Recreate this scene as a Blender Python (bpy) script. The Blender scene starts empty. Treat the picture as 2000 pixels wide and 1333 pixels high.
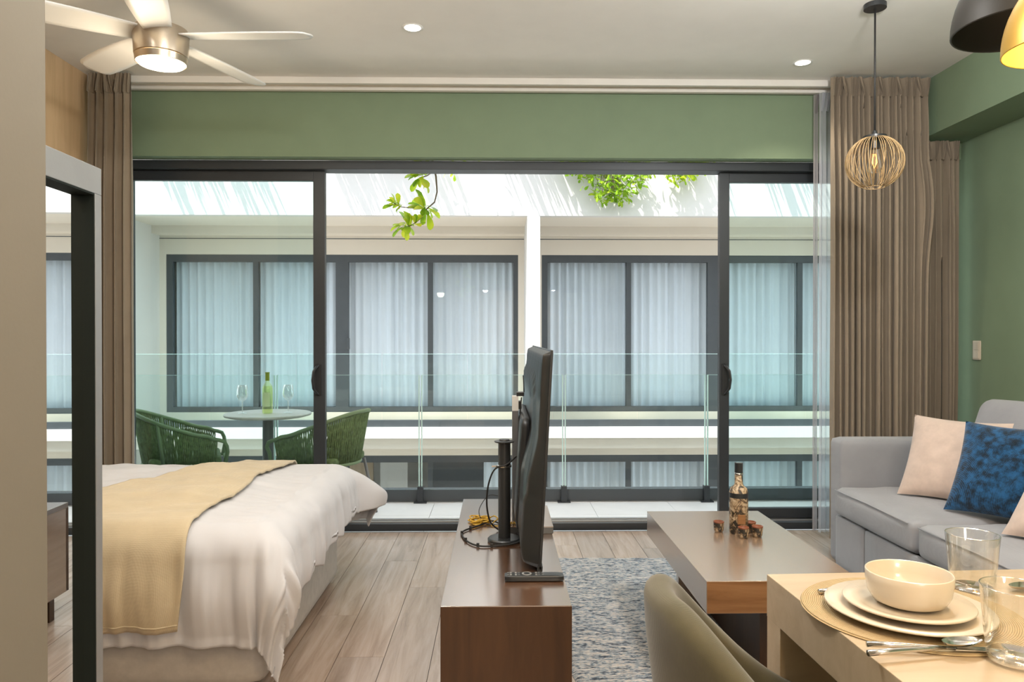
import bpy, bmesh, math, random
from math import sin, cos, pi, radians, hypot, atan2, sqrt
from mathutils import Vector, Matrix, noise

random.seed(7)
S = bpy.context.scene
COL = S.collection

# ------------------------------------------------------------------ camera
cam_d = bpy.data.cameras.new('camera')
cam_d.sensor_width = 36.0
cam_d.lens = 1450.0 / 2000.0 * 36.0
cam_d.clip_start = 0.05
cam = bpy.data.objects.new('camera', cam_d)
COL.objects.link(cam)
cam.location = (0, 0, 1.236)
cam.rotation_euler = (radians(90 - 0.375), 0, radians(-1.067))
S.camera = cam

# ------------------------------------------------------------------ world, sun, exposure
W = bpy.data.worlds.new('world'); S.world = W
W.use_nodes = True
bg = W.node_tree.nodes['Background']
bg.inputs[0].default_value = (0.86, 0.93, 1.0, 1)
bg.inputs[1].default_value = 2.35
sun_d = bpy.data.lights.new('sun', 'SUN'); sun_d.energy = 8.0; sun_d.angle = radians(0.6)
sun_d.color = (1.0, 0.95, 0.88)
sun = bpy.data.objects.new('sun', sun_d); COL.objects.link(sun)
sun.rotation_euler = Vector((0.36, 0.35, -0.9)).to_track_quat('-Z', 'Y').to_euler()
S.view_settings.view_transform = 'Standard'
S.view_settings.look = 'None'
S.view_settings.gamma = 1.0
S.view_settings.use_curve_mapping = False
S.view_settings.exposure = 0.18
S.cycles.transparent_max_bounces = 40

def area(name, loc, size, energy, color, rot=(0, 0, 0), sy=None):
    d = bpy.data.lights.new(name, 'AREA'); d.energy = energy; d.color = color
    d.shape = 'RECTANGLE'; d.size = size; d.size_y = sy or size
    o = bpy.data.objects.new(name, d); COL.objects.link(o); o.location = loc; o.rotation_euler = rot
    return o
WARM = (1.0, 0.72, 0.42); NEUT = (1.0, 0.95, 0.90)
# warm ceiling lighting of kitchen and entry; the bed fill is added brightening
area('kitchen_ceiling_light', (0.9, -0.9, 2.76), 1.2, 32, WARM)
area('entry_ceiling_light', (0.55, 0.2, 2.76), 0.5, 24, (1.0, 0.70, 0.40))
area('bed_fill_light', (-1.3, 2.3, 2.77), 0.6, 10, NEUT)  # unseen fill added to brighten the bed side, no fixture there
def fill_point(name, loc, energy, color, size):
    d = bpy.data.lights.new(name, 'POINT'); d.energy = energy; d.color = color; d.shadow_soft_size = size
    o = bpy.data.objects.new(name, d); COL.objects.link(o); o.location = loc
fill_point('kitchen_fill_light', (0.9, -1.3, 2.0), 60, NEUT, 0.25)  # unseen omni fill added behind the camera to brighten the ceiling
fill_point('living_fill_light', (1.45, 2.35, 2.5), 62, (1.0, 0.99, 0.97), 0.07)  # unseen fill added above the frame to brighten ceiling, beam and right wall
fill_point('hall_fill_light', (-0.35, 1.75, 2.5), 42, (1.0, 0.98, 0.95), 0.07)  # second unseen fill, added on the left to even out the brightness

# ------------------------------------------------------------------ materials
MATS = {}
class NT:
    def __init__(s, name):
        m = bpy.data.materials.new(name); m.use_nodes = True
        s.m = m; s.t = m.node_tree; s.b = s.t.nodes['Principled BSDF']; s.out = s.t.nodes['Material Output']
        MATS[name] = m
    def n(s, typ, **kw):
        nd = s.t.nodes.new(typ)
        for k, v in kw.items():
            if k.startswith('i_'):
                nd.inputs[k[2:].replace('_', ' ')].default_value = v
            else: setattr(nd, k, v)
        return nd
    def l(s, a, b): s.t.links.new(a, b)
    def coords(s, scale=(1, 1, 1), kind='Object'):
        tc = s.n('ShaderNodeTexCoord'); mp = s.n('ShaderNodeMapping')
        mp.inputs['Scale'].default_value = scale
        s.l(tc.outputs[kind], mp.inputs[0]); return mp.outputs[0]
    def noise(s, vec, scale, detail=4, rough=0.55, dist=0.0):
        nd = s.n('ShaderNodeTexNoise'); nd.inputs['Scale'].default_value = scale
        nd.inputs['Detail'].default_value = detail; nd.inputs['Roughness'].default_value = rough
        nd.inputs['Distortion'].default_value = dist
        s.l(vec, nd.inputs['Vector']); return nd.outputs['Fac']
    def ramp(s, fac, stops):
        r = s.n('ShaderNodeValToRGB'); e = r.color_ramp.elements
        while len(e) > 1: e.remove(e[-1])
        e[0].position = stops[0][0]; e[0].color = (*stops[0][1], 1)
        for p, c in stops[1:]:
            x = e.new(p); x.color = (*c, 1)
        s.l(fac, r.inputs[0]); return r.outputs[0]
    def bump(s, h, strength=0.3, dist=0.01):
        b = s.n('ShaderNodeBump'); b.inputs['Strength'].default_value = strength; b.inputs['Distance'].default_value = dist
        s.l(h, b.inputs['Height']); s.l(b.outputs[0], s.b.inputs['Normal'])

def plain(name, col, rough=0.5, metal=0.0, var=0.0, scale=6.0, bump=0.0, bscale=60.0, coat=0.0, spec=0.5, sheen=0.0):
    N = NT(name); b = N.b
    b.inputs['Base Color'].default_value = (*col, 1)
    b.inputs['Roughness'].default_value = rough; b.inputs['Metallic'].default_value = metal
    b.inputs['Coat Weight'].default_value = coat
    b.inputs['Specular IOR Level'].default_value = spec
    b.inputs['Sheen Weight'].default_value = sheen
    v = N.coords()
    f = N.noise(v, scale)
    k = max(var, 0.02)
    c = N.ramp(f, [(0.3, tuple(x * (1 - k) for x in col)), (0.7, tuple(min(1, x * (1 + k)) for x in col))])
    N.l(c, b.inputs['Base Color'])
    if bump:
        N.bump(N.noise(v, bscale, 3), bump, 0.004)
    return N.m

def fabric(name, col, scale=260.0, var=0.15, rough=0.9, bump=0.25, sheen=0.2, blotch=4.0, lo=0.35, hi=0.85):
    N = NT(name); b = N.b
    v = N.coords()
    w1 = N.n('ShaderNodeTexWave'); w1.inputs['Scale'].default_value = scale; w1.inputs['Distortion'].default_value = 1.5
    w1.inputs['Detail'].default_value = 1
    N.l(v, w1.inputs['Vector'])
    w2 = N.n('ShaderNodeTexWave', bands_direction='Z'); w2.inputs['Scale'].default_value = scale; w2.inputs['Distortion'].default_value = 1.5
    N.l(v, w2.inputs['Vector'])
    mx = N.n('ShaderNodeMath', operation='ADD'); N.l(w1.outputs['Fac'], mx.inputs[0]); N.l(w2.outputs['Fac'], mx.inputs[1])
    f = N.noise(v, blotch, 5, 0.6)
    fm = N.n('ShaderNodeMath', operation='MULTIPLY_ADD'); fm.inputs[1].default_value = 0.12
    N.l(mx.outputs[0], fm.inputs[0]); N.l(f, fm.inputs[2])
    c = N.ramp(fm.outputs[0], [(lo, tuple(x * (1 - var) for x in col)), (hi, tuple(min(1, x * (1 + var)) for x in col))])
    N.l(c, b.inputs['Base Color']); b.inputs['Roughness'].default_value = rough
    b.inputs['Sheen Weight'].default_value = sheen; b.inputs['Specular IOR Level'].default_value = 0.2
    N.bump(mx.outputs[0], bump, 0.001)
    return N.m

def wood(name, c0, c1, c2, stretch=(14, 1.0, 14), rough=0.3, coat=0.3, rnd=False, spec=0.5, bump=0.05, gscale=2.2, cior=1.5):
    N = NT(name); b = N.b
    v = N.coords(stretch)
    if rnd:
        oi = N.n('ShaderNodeObjectInfo'); ad = N.n('ShaderNodeVectorMath', operation='ADD')
        ml = N.n('ShaderNodeVectorMath', operation='SCALE'); ml.inputs['Scale'].default_value = 37.0
        cx = N.n('ShaderNodeCombineXYZ'); N.l(oi.outputs['Random'], cx.inputs[0]); N.l(oi.outputs['Random'], cx.inputs[1]); N.l(oi.outputs['Random'], cx.inputs[2])
        N.l(cx.outputs[0], ml.inputs[0]); N.l(v, ad.inputs[0]); N.l(ml.outputs[0], ad.inputs[1]); v = ad.outputs[0]
    f = N.noise(v, gscale, 6, 0.62, 0.6)
    c = N.ramp(f, [(0.28, c0), (0.5, c1), (0.72, c2)])
    if rnd:
        hv = N.n('ShaderNodeHueSaturation'); mr = N.n('ShaderNodeMapRange')
        mr.inputs['To Min'].default_value = 0.82; mr.inputs['To Max'].default_value = 1.16
        N.l(oi.outputs['Random'], mr.inputs['Value']); N.l(mr.outputs[0], hv.inputs['Value']); N.l(c, hv.inputs['Color']); c = hv.outputs[0]
    N.l(c, b.inputs['Base Color'])
    b.inputs['Roughness'].default_value = rough; b.inputs['Coat Weight'].default_value = coat; b.inputs['Coat Roughness'].default_value = 0.2; b.inputs['Coat IOR'].default_value = cior
    b.inputs['Specular IOR Level'].default_value = spec
    N.bump(f, bump, 0.004)
    return N.m

def glassy(name, tint, refl=0.08, rough=0.0, fres=True, power=4.5):
    """thin clear sheet: tinted see-through plus a mirror-like reflection"""
    N = NT(name); N.t.nodes.remove(N.b)
    tr = N.n('ShaderNodeBsdfTransparent'); tr.inputs[0].default_value = (*tint, 1)
    gl = N.n('ShaderNodeBsdfGlossy'); gl.inputs['Roughness'].default_value = rough; gl.inputs[0].default_value = (1, 1, 1, 1)
    mx = N.n('ShaderNodeMixShader')
    if fres:
        lw = N.n('ShaderNodeLayerWeight'); lw.inputs['Blend'].default_value = 0.5
        pw_ = N.n('ShaderNodeMath', operation='POWER'); pw_.inputs[1].default_value = power; N.l(lw.outputs['Facing'], pw_.inputs[0])
        ad = N.n('ShaderNodeMath', operation='MULTIPLY_ADD'); ad.inputs[1].default_value = 0.7; ad.inputs[2].default_value = refl
        ad.use_clamp = True
        N.l(pw_.outputs[0], ad.inputs[0]); N.l(ad.outputs[0], mx.inputs[0])
    else: mx.inputs[0].default_value = refl
    N.l(tr.outputs[0], mx.inputs[1]); N.l(gl.outputs[0], mx.inputs[2]); N.l(mx.outputs[0], N.out.inputs[0])
    return N.m

def sheerm(name, col, opacity):
    N = NT(name); N.t.nodes.remove(N.b)
    tr = N.n('ShaderNodeBsdfTransparent')
    df = N.n('ShaderNodeBsdfDiffuse'); df.inputs[0].default_value = (*col, 1)
    tl = N.n('ShaderNodeBsdfTranslucent'); tl.inputs[0].default_value = (*col, 1)
    m1 = N.n('ShaderNodeMixShader'); m1.inputs[0].default_value = 0.5
    N.l(df.outputs[0], m1.inputs[1]); N.l(tl.outputs[0], m1.inputs[2])
    m2 = N.n('ShaderNodeMixShader'); m2.inputs[0].default_value = opacity
    N.l(tr.outputs[0], m2.inputs[1]); N.l(m1.outputs[0], m2.inputs[2]); N.l(m2.outputs[0], N.out.inputs[0])
    return N.m

def emit(name, col, strength):
    N = NT(name)
    N.b.inputs['Base Color'].default_value = (*col, 1)
    N.b.inputs['Emission Color'].default_value = (*col, 1); N.b.inputs['Emission Strength'].default_value = strength
    return N.m

M_ceil = plain('ceiling_paint', (0.76, 0.74, 0.70), 0.85, var=0.01)
M_green = plain('green_paint', (0.19, 0.26, 0.165), 0.7, var=0.03, bump=0.04, bscale=90)
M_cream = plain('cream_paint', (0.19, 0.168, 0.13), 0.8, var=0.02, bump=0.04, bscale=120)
M_rear = plain('warm_white_paint', (0.72, 0.68, 0.60), 0.8)
M_woodpanel = wood('maple_panel', (0.50, 0.34, 0.19), (0.58, 0.40, 0.23), (0.64, 0.45, 0.27), (9, 9, 0.7), 0.5, 0.1)
M_plank = wood('oak_plank', (0.30, 0.215, 0.16), (0.44, 0.34, 0.27), (0.53, 0.43, 0.36), (11, 0.9, 11), 0.27, 0.6, rnd=True, bump=0.01)
M_sub = plain('joint_filler', (0.05, 0.04, 0.035), 0.9)
M_walnut = wood('walnut_veneer', (0.075, 0.033, 0.014), (0.11, 0.050, 0.022), (0.15, 0.072, 0.034), (9, 0.8, 9), 0.2, 1.0, gscale=1.6, bump=0.0, spec=1.0, cior=2.9)
M_walnut_v = wood('walnut_end', (0.040, 0.017, 0.006), (0.060, 0.026, 0.010), (0.080, 0.036, 0.014), (10, 10, 1.0), 0.45, 0.05, gscale=2.0, bump=0.01)
M_coffee = wood('coffee_veneer', (0.25, 0.16, 0.10), (0.285, 0.185, 0.12), (0.32, 0.21, 0.14), (12, 1.0, 12), 0.26, 1.0, bump=0.0, spec=0.9, cior=2.5)
M_coffee_e = wood('coffee_end', (0.19, 0.085, 0.028), (0.27, 0.13, 0.05), (0.34, 0.175, 0.075), (1.2, 10, 12), 0.4, 0.1)
M_dtable = wood('pale_oak_top', (0.43, 0.335, 0.22), (0.49, 0.39, 0.265), (0.54, 0.435, 0.305), (1.0, 9, 9), 0.35, 0.2)
M_alu = plain('charcoal_aluminium', (0.042, 0.048, 0.055), 0.42, 0.3, var=0.05)
M_alu2 = plain('facade_aluminium', (0.075, 0.085, 0.095), 0.5, 0.2, var=0.05)
M_silverline = plain('mill_aluminium', (0.6, 0.6, 0.6), 0.4, 0.8)
M_black = plain('black_plastic', (0.022, 0.024, 0.026), 0.35, var=0.05)
M_tv = plain('tv_back_plastic', (0.022, 0.024, 0.025), 0.3, var=0.08, spec=0.5)
M_greymetal = plain('grey_powder_coat', (0.16, 0.165, 0.17), 0.45, 0.3, var=0.04)
M_mirrorframe = plain('grey_metal_frame', (0.33, 0.33, 0.33), 0.4, 0.5, var=0.06, bump=0.05, bscale=200)
M_darkreveal = plain('black_lacquer', (0.008, 0.012, 0.010), 0.65, spec=0.2)
M_steel = plain('polished_steel', (0.64, 0.635, 0.62), 0.16, 1.0)
M_nickel = plain('brushed_nickel', (0.60, 0.52, 0.42), 0.28, 1.0, var=0.05, bump=0.05, bscale=150)
M_white = plain('white_plastic', (0.75, 0.75, 0.73), 0.5)
M_cord = plain('black_cord', (0.015, 0.015, 0.015), 0.6)
M_yellow = plain('yellow_cable', (0.60, 0.36, 0.03), 0.45)
M_wire = plain('natural_rattan', (0.46, 0.31, 0.15), 0.55, var=0.2, scale=30)
M_blackshade = plain('black_shade', (0.03, 0.03, 0.028), 0.5)
M_goldshade = plain('gold_shade', (0.75, 0.47, 0.10), 0.35, 0.6)
M_drape = fabric('taupe_drape', (0.28, 0.228, 0.17), 200, 0.08, 0.85, 0.12, 0.15)
M_sheer = sheerm('white_sheer', (0.82, 0.84, 0.90), 0.55)
M_sheer2 = sheerm('grey_sheer', (0.52, 0.49, 0.50), 0.75)
M_duvet = fabric('white_cotton', (0.57, 0.57, 0.59), 300, 0.03, 0.9, 0.06, 0.2)
M_runner = fabric('mustard_throw', (0.56, 0.46, 0.30), 160, 0.10, 0.95, 0.5, 0.3, 8)
M_bedbase = fabric('oatmeal_linen', (0.50, 0.47, 0.43), 240, 0.10, 0.95, 0.3, 0.1, 30)
M_sofa = fabric('grey_sofa_cloth', (0.315, 0.318, 0.335), 260, 0.08, 0.92, 0.2, 0.25, 6)
M_pink = fabric('beige_velvet', (0.60, 0.475, 0.40), 200, 0.14, 0.9, 0.2, 0.3, 14)
M_blue = fabric('blue_chenille', (0.006, 0.052, 0.125), 90, 0.85, 0.75, 0.6, 0.3, 30, 0.5, 0.74)
M_velvet = fabric('olive_velvet', (0.078, 0.070, 0.040), 220, 0.35, 0.8, 0.1, 0.3, 5)
M_rope = plain('green_rope', (0.10, 0.15, 0.06), 0.8, var=0.35, scale=40)
M_ropeframe = plain('green_tube', (0.15, 0.22, 0.11), 0.55)
M_cer = plain('stoneware', (0.66, 0.58, 0.46), 0.22, var=0.03, coat=0.3)
M_plaster = plain('white_render', (0.70, 0.69, 0.67), 0.9, var=0.015, scale=1.5, bump=0.1, bscale=40)
M_plaster2 = plain('cream_render', (0.78, 0.72, 0.63), 0.9, var=0.02, scale=1.2, bump=0.08, bscale=40)
M_tile = plain('pale_tile', (0.82, 0.82, 0.83), 0.4, var=0.03)
M_ground = plain('court_paving', (0.55, 0.52, 0.47), 0.9)
M_whitedrape = fabric('white_blind_cloth', (0.88, 0.89, 0.90), 60, 0.02, 0.9, 0.0, 0.1)
M_stone = plain('pale_stone_top', (0.55, 0.54, 0.52), 0.45, var=0.06, scale=20)
M_leafmat = None
M_glass = glassy('tinted_glass', (0.885, 0.965, 0.955), 0.025)
M_railglass = glassy('rail_glass', (0.955, 0.988, 0.985), 0.02)
M_facglass = glassy('facade_glass', (0.925, 0.955, 0.98), 0.03)
M_clear = glassy('drinking_glass', (0.985, 0.985, 0.975), 0.07, power=2.4)
M_bulb = glassy('bulb_glass', (0.95, 0.93, 0.88), 0.08)
M_edge = plain('glass_edge', (0.62, 0.86, 0.83), 0.2, var=0.05)
M_mirror = plain('mirror_silver', (0.93, 0.94, 0.93), 0.0, 1.0)
M_thatch = plain('palm_thatch', (0.40, 0.32, 0.18), 0.9, var=0.3)
M_fanlight = emit('fan_light_glow', (1.0, 0.86, 0.62), 9.0)
M_downlight = emit('downlight_glow', (1.0, 0.90, 0.74), 8.0)
M_filament = emit('filament_glow', (1.0, 0.42, 0.10), 4.0)
M_goldglow = emit('lamp_glow', (1.0, 0.62, 0.12), 6.0)
M_jute = None

def leaf_material(name, c0, c1, c2):
    N = NT(name); N.t.nodes.remove(N.b)
    oi = N.n('ShaderNodeObjectInfo'); v = N.coords((1, 1, 1))
    f = N.noise(v, 9.0, 2)
    ad = N.n('ShaderNodeMath', operation='ADD'); N.l(f, ad.inputs[0])
    mr = N.n('ShaderNodeMapRange'); mr.inputs['To Min'].default_value = -0.25; mr.inputs['To Max'].default_value = 0.25
    N.l(oi.outputs['Random'], mr.inputs['Value']); N.l(mr.outputs[0], ad.inputs[1])
    c = N.ramp(ad.outputs[0], [(0.25, c0), (0.5, c1), (0.75, c2)])
    df = N.n('ShaderNodeBsdfPrincipled'); df.inputs['Roughness'].default_value = 0.4
    tl = N.n('ShaderNodeBsdfTranslucent'); mx = N.n('ShaderNodeMixShader'); mx.inputs[0].default_value = 0.5
    N.l(c, df.inputs['Base Color']); N.l(c, tl.inputs[0]); N.l(df.outputs[0], mx.inputs[1]); N.l(tl.outputs[0], mx.inputs[2])
    N.l(mx.outputs[0], N.out.inputs[0]); return N.m
M_leaf = leaf_material('bright_leaf', (0.20, 0.38, 0.02), (0.44, 0.60, 0.03), (0.72, 0.74, 0.06))
M_stem = plain('brown_stem', (0.22, 0.17, 0.12), 0.8)

def rug_material():
    N = NT('woven_rug'); b = N.b
    v = N.coords((16, 62, 20)); f = N.noise(v, 1.0, 5, 0.75, 0.5)
    v2 = N.coords((55, 170, 30)); f2 = N.noise(v2, 1.0, 3, 0.6)
    ad = N.n('ShaderNodeMath', operation='MULTIPLY_ADD'); ad.inputs[1].default_value = 0.6; N.l(f2, ad.inputs[0])
    ad2 = N.n('ShaderNodeMath', operation='MULTIPLY'); ad2.inputs[1].default_value = 0.75; N.l(f, ad2.inputs[0]); N.l(ad2.outputs[0], ad.inputs[2])
    c = N.ramp(ad.outputs[0], [(0.54, (0.015, 0.025, 0.045)), (0.61, (0.05, 0.08, 0.12)), (0.64, (0.22, 0.28, 0.34)), (0.70, (0.42, 0.46, 0.50)), (0.755, (0.56, 0.48, 0.40)), (0.79, (0.60, 0.60, 0.60))])
    N.l(c, b.inputs['Base Color']); b.inputs['Roughness'].default_value = 0.95; b.inputs['Sheen Weight'].default_value = 0.2
    N.bump(ad.outputs[0], 0.7, 0.006); return N.m
M_rug = rug_material()

def jute_material():
    N = NT('coiled_jute'); b = N.b
    v = N.coords(); w = N.n('ShaderNodeTexWave', wave_type='RINGS', rings_direction='Z'); w.inputs['Scale'].default_value = 95.0; w.inputs['Distortion'].default_value = 0.3
    N.l(v, w.inputs['Vector'])
    f = N.noise(v, 90, 3)
    ad = N.n('ShaderNodeMath', operation='MULTIPLY_ADD'); ad.inputs[1].default_value = 0.35; N.l(f, ad.inputs[0]); N.l(w.outputs['Fac'], ad.inputs[2])
    c = N.ramp(ad.outputs[0], [(0.1, (0.30, 0.21, 0.10)), (0.6, (0.48, 0.36, 0.19)), (1.0, (0.58, 0.45, 0.26))])
    N.l(c, b.inputs['Base Color']); b.inputs['Roughness'].default_value = 0.85; N.bump(w.outputs['Fac'], 0.6, 0.003); return N.m
M_jute = jute_material()

def bead_material():
    N = NT('carved_mosaic'); b = N.b
    v = N.coords((1, 1, 1)); vo = N.n('ShaderNodeTexVoronoi'); vo.inputs['Scale'].default_value = 70
    N.l(v, vo.inputs['Vector'])
    f = N.noise(v, 28, 4, 0.7, 1.0)
    c = N.ramp(f, [(0.44, (0.02, 0.018, 0.014)), (0.49, (0.16, 0.10, 0.05)), (0.55, (0.42, 0.31, 0.19)), (0.66, (0.58, 0.48, 0.35)), (0.74, (0.10, 0.07, 0.04))])
    N.l(c, b.inputs['Base Color']); b.inputs['Roughness'].default_value = 0.4; N.bump(f, 0.8, 0.004); return N.m
M_bead = bead_material()
M_redclay = plain('glazed_red_clay', (0.20, 0.06, 0.025), 0.3)
M_wine = glassy('pale_wine_glass', (0.93, 0.96, 0.74), 0.05)
M_label = plain('pale_label', (0.62, 0.72, 0.42), 0.6)
M_capsule = plain('olive_capsule', (0.26, 0.32, 0.02), 0.35)

# ------------------------------------------------------------------ geometry helpers
class G:
    def __init__(s): s.v = []; s.f = []
    def add(s, vs, fs):
        o = len(s.v); s.v += [tuple(p) for p in vs]; s.f += [tuple(i + o for i in f) for f in fs]; return s
    def box(s, x0, x1, y0, y1, z0, z1):
        return s.add([(x0,y0,z0),(x1,y0,z0),(x1,y1,z0),(x0,y1,z0),(x0,y0,z1),(x1,y0,z1),(x1,y1,z1),(x0,y1,z1)],
                     [(0,3,2,1),(4,5,6,7),(0,1,5,4),(1,2,6,5),(2,3,7,6),(3,0,4,7)])
    def lathe(s, prof, n=32, c=(0,0,0), cap0=True, cap1=True, axis=None):
        vs = []; fs = []; k = len(prof)
        for (r, z) in prof:
            for i in range(n):
                a = 2*pi*i/n; vs.append((c[0]+r*cos(a), c[1]+r*sin(a), c[2]+z))
        for j in range(k-1):
            for i in range(n):
                i2 = (i+1) % n; fs.append((j*n+i, j*n+i2, (j+1)*n+i2, (j+1)*n+i))
        if cap0: fs.append(tuple(range(n-1, -1, -1)))
        if cap1: fs.append(tuple((k-1)*n+i for i in range(n)))
        return s.add(vs, fs)
    def tube(s, pts, r, n=8, closed=False, taper=None):
        P = [Vector(p) for p in pts]; m = len(P); vs = []; fs = []
        up = Vector((0, 0, 1)); prev = None
        for i, p in enumerate(P):
            if closed: t = P[(i+1) % m] - P[i-1]
            else: t = P[min(i+1, m-1)] - P[max(i-1, 0)]
            if t.length < 1e-9: t = Vector((0, 0, 1))
            t.normalize()
            if prev is None:
                a = t.cross(up)
                if a.length < 1e-3: a = t.cross(Vector((1, 0, 0)))
            else: a = prev - t * prev.dot(t)
            a.normalize(); prev = a; b = t.cross(a)
            rr = r if taper is None else taper[i]
            for k in range(n):
                q = 2*pi*k/n; vs.append(p + a*(rr*cos(q)) + b*(rr*sin(q)))
        for i in range(m if closed else m-1):
            j = (i+1) % m
            for k in range(n):
                k2 = (k+1) % n; fs.append((i*n+k, j*n+k, j*n+k2, i*n+k2))
        if not closed:
            fs.append(tuple(range(n))); fs.append(tuple((m-1)*n+k for k in range(n-1, -1, -1)))
        return s.add(vs, fs)
    def grid(s, fn, nu, nv, wrap=False):
        vs = [fn(i/(nu if wrap else nu-1), j/(nv-1)) for j in range(nv) for i in range(nu)]
        fs = []
        for j in range(nv-1):
            for i in range(nu if wrap else nu-1):
                i2 = (i+1) % nu; fs.append((j*nu+i, j*nu+i2, (j+1)*nu+i2, (j+1)*nu+i))
        return s.add(vs, fs)
    def prism(s, poly, z0, z1):
        n = len(poly); vs = [(x, y, z0) for x, y in poly] + [(x, y, z1) for x, y in poly]
        fs = [tuple(range(n-1, -1, -1)), tuple(range(n, 2*n))] + [(i, (i+1) % n, n+(i+1) % n, n+i) for i in range(n)]
        return s.add(vs, fs)
    def rcube(s, c, l, r, n=8, deform=None):
        """rounded box: centre c, size l, edge radius r, n cells per side"""
        h = [max(x/2, 1e-4) for x in l]; r = min(r, *h); inn = [x - r for x in h]
        vs = []; fs = []
        def coord(k, hh):
            # dense near the ends so that rounding shows
            t = -1 + 2*k/n
            a = abs(t) ** 0.62 * (1 if t >= 0 else -1)
            return a*hh
        for ax in range(3):
            for sg in (-1, 1):
                o = len(vs); u, w = (ax+1) % 3, (ax+2) % 3
                for j in range(n+1):
                    for i in range(n+1):
                        p = [0, 0, 0]; p[ax] = sg*h[ax]; p[u] = coord(i, h[u]); p[w] = coord(j, h[w])
                        q = [max(-inn[k], min(inn[k], p[k])) for k in range(3)]
                        d = Vector([p[k]-q[k] for k in range(3)])
                        d = d.normalized()*r if d.length > 1e-9 else d
                        pt = [q[k]+d[k] for k in range(3)]
                        if deform: pt = deform(pt, h)
                        vs.append((c[0]+pt[0], c[1]+pt[1], c[2]+pt[2]))
                for j in range(n):
                    for i in range(n):
                        a = o+j*(n+1)+i
                        qd = (a, a+1, a+n+2, a+n+1)
                        fs.append(qd if sg > 0 else qd[::-1])
        return s.add(vs, fs)
    def mesh(s, name, mat, smooth=False, bevel=0.0, weld=False, seg=2, mats=None, autosmooth=None):
        me = bpy.data.meshes.new(name); me.from_pydata(s.v, [], s.f)
        if bevel or weld or True:
            bm = bmesh.new(); bm.from_mesh(me)
            if weld: bmesh.ops.remove_doubles(bm, verts=bm.verts, dist=1e-5)
            if bevel: bmesh.ops.bevel(bm, geom=list(bm.edges), offset=bevel, segments=seg, affect='EDGES', profile=0.6, clamp_overlap=True)
            bmesh.ops.recalc_face_normals(bm, faces=bm.faces)
            bm.to_mesh(me); bm.free()
        me.materials.append(mat)
        if smooth:
            for p in me.polygons: p.use_smooth = True
        return me

def link(name, data, parent=None, loc=(0, 0, 0), rot=(0, 0, 0)):
    o = bpy.data.objects.new(name, data); COL.objects.link(o); o.parent = parent; o.location = loc; o.rotation_euler = rot
    return o
def build(name, g, mat, parent=None, smooth=False, bevel=0.0, loc=(0, 0, 0), rot=(0, 0, 0), weld=False, seg=2, angle=None):
    o = link(name, g.mesh(name, mat, smooth, bevel, weld, seg), parent, loc, rot)
    if smooth and angle:
        for p in o.data.polygons: p.use_smooth = True
        o.data.set_sharp_from_angle(angle=radians(angle))
    return o
def tag(o, label, cat, group=None):
    o['label'] = label; o['category'] = cat
    if group: o['group'] = group
    return o
def thing(name, label, cat, loc=(0, 0, 0), rz=0.0, group=None):
    return tag(link(name, None, None, loc, (0, 0, rz)), label, cat, group)
def struct(o): o['kind'] = 'structure'; return o
def stuff(o): o['kind'] = 'stuff'; return o
def copy_tree(o, parent=None):
    c = o.copy(); COL.objects.link(c); c.parent = parent
    for ch in list(o.children): copy_tree(ch, c)
    return c
def sbox(name, b, mat, parent=None, bevel=0.0, loc=(0, 0, 0), rot=(0, 0, 0)):
    return build(name, G().box(*b), mat, parent, bevel=bevel, loc=loc, rot=rot)
def sm(a, b, x):
    t = max(0, min(1, (x-a)/(b-a))); return t*t*(3-2*t)

# ================================================================== ROOM SHELL
XL, XR, YB, YW, ZC = -2.46, 2.92, -2.6, 4.64, 2.80
floor = struct(sbox('floor', (XL-0.2, XR+0.2, YB-0.2, 4.70, -0.25, -0.010), M_sub))
pw, pl = 0.182, 1.22
pm = G().box(0.0011, pw-0.0011, 0.001, pl-0.001, -0.0105, 0.0).mesh('plank', M_plank)
nrow = int((XR-XL)/pw)+1
for i in range(nrow):
    x = XL + i*pw + 0.02
    if x + pw > XR + 0.15: continue
    y = YB - (i*0.43 % pl)
    while y < 4.66:
        y0, y1 = max(y, YB), min(y+pl, 4.68)
        if y1-y0 > 0.05 and (y1 > 1.2):
            if y1-y0 > pl-0.001: me = pm; yy = y
            else: me = G().box(0.0011, pw-0.0011, 0.001, y1-y0-0.001, -0.0105, 0.0).mesh('plank', M_plank); yy = y0
            link('plank', me, floor, (x, yy, 0))
        y += pl
stuff(build('plank_area', G().box(XL, XR, YB, 1.2-0.0, -0.012, -0.002), M_plank, floor))
struct(sbox('ceiling', (XL-0.2, XR+0.2, YB-0.2, YW+0.1, ZC, ZC+0.25), M_ceil))
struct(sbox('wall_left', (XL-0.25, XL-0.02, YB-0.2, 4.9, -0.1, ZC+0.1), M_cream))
struct(sbox('trim_1', (XL-0.02, XL, 1.30, 4.56, 0.0, ZC), M_woodpanel))
struct(sbox('wall_right', (XR, XR+0.25, YB-0.2, 4.9, -0.1, ZC+0.1), M_green))
struct(sbox('wall_rear', (XL-0.2, XR+0.2, YB-0.25, YB, -0.1, ZC+0.1), M_rear))
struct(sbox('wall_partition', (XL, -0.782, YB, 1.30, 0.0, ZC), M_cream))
struct(sbox('wall_window', (XL-0.2, XR+0.2, YW, 4.74, 2.352, ZC+0.3), M_green))
struct(sbox('beam_right', (2.62, XR, YB, YW, 2.455, ZC), M_green))
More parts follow.
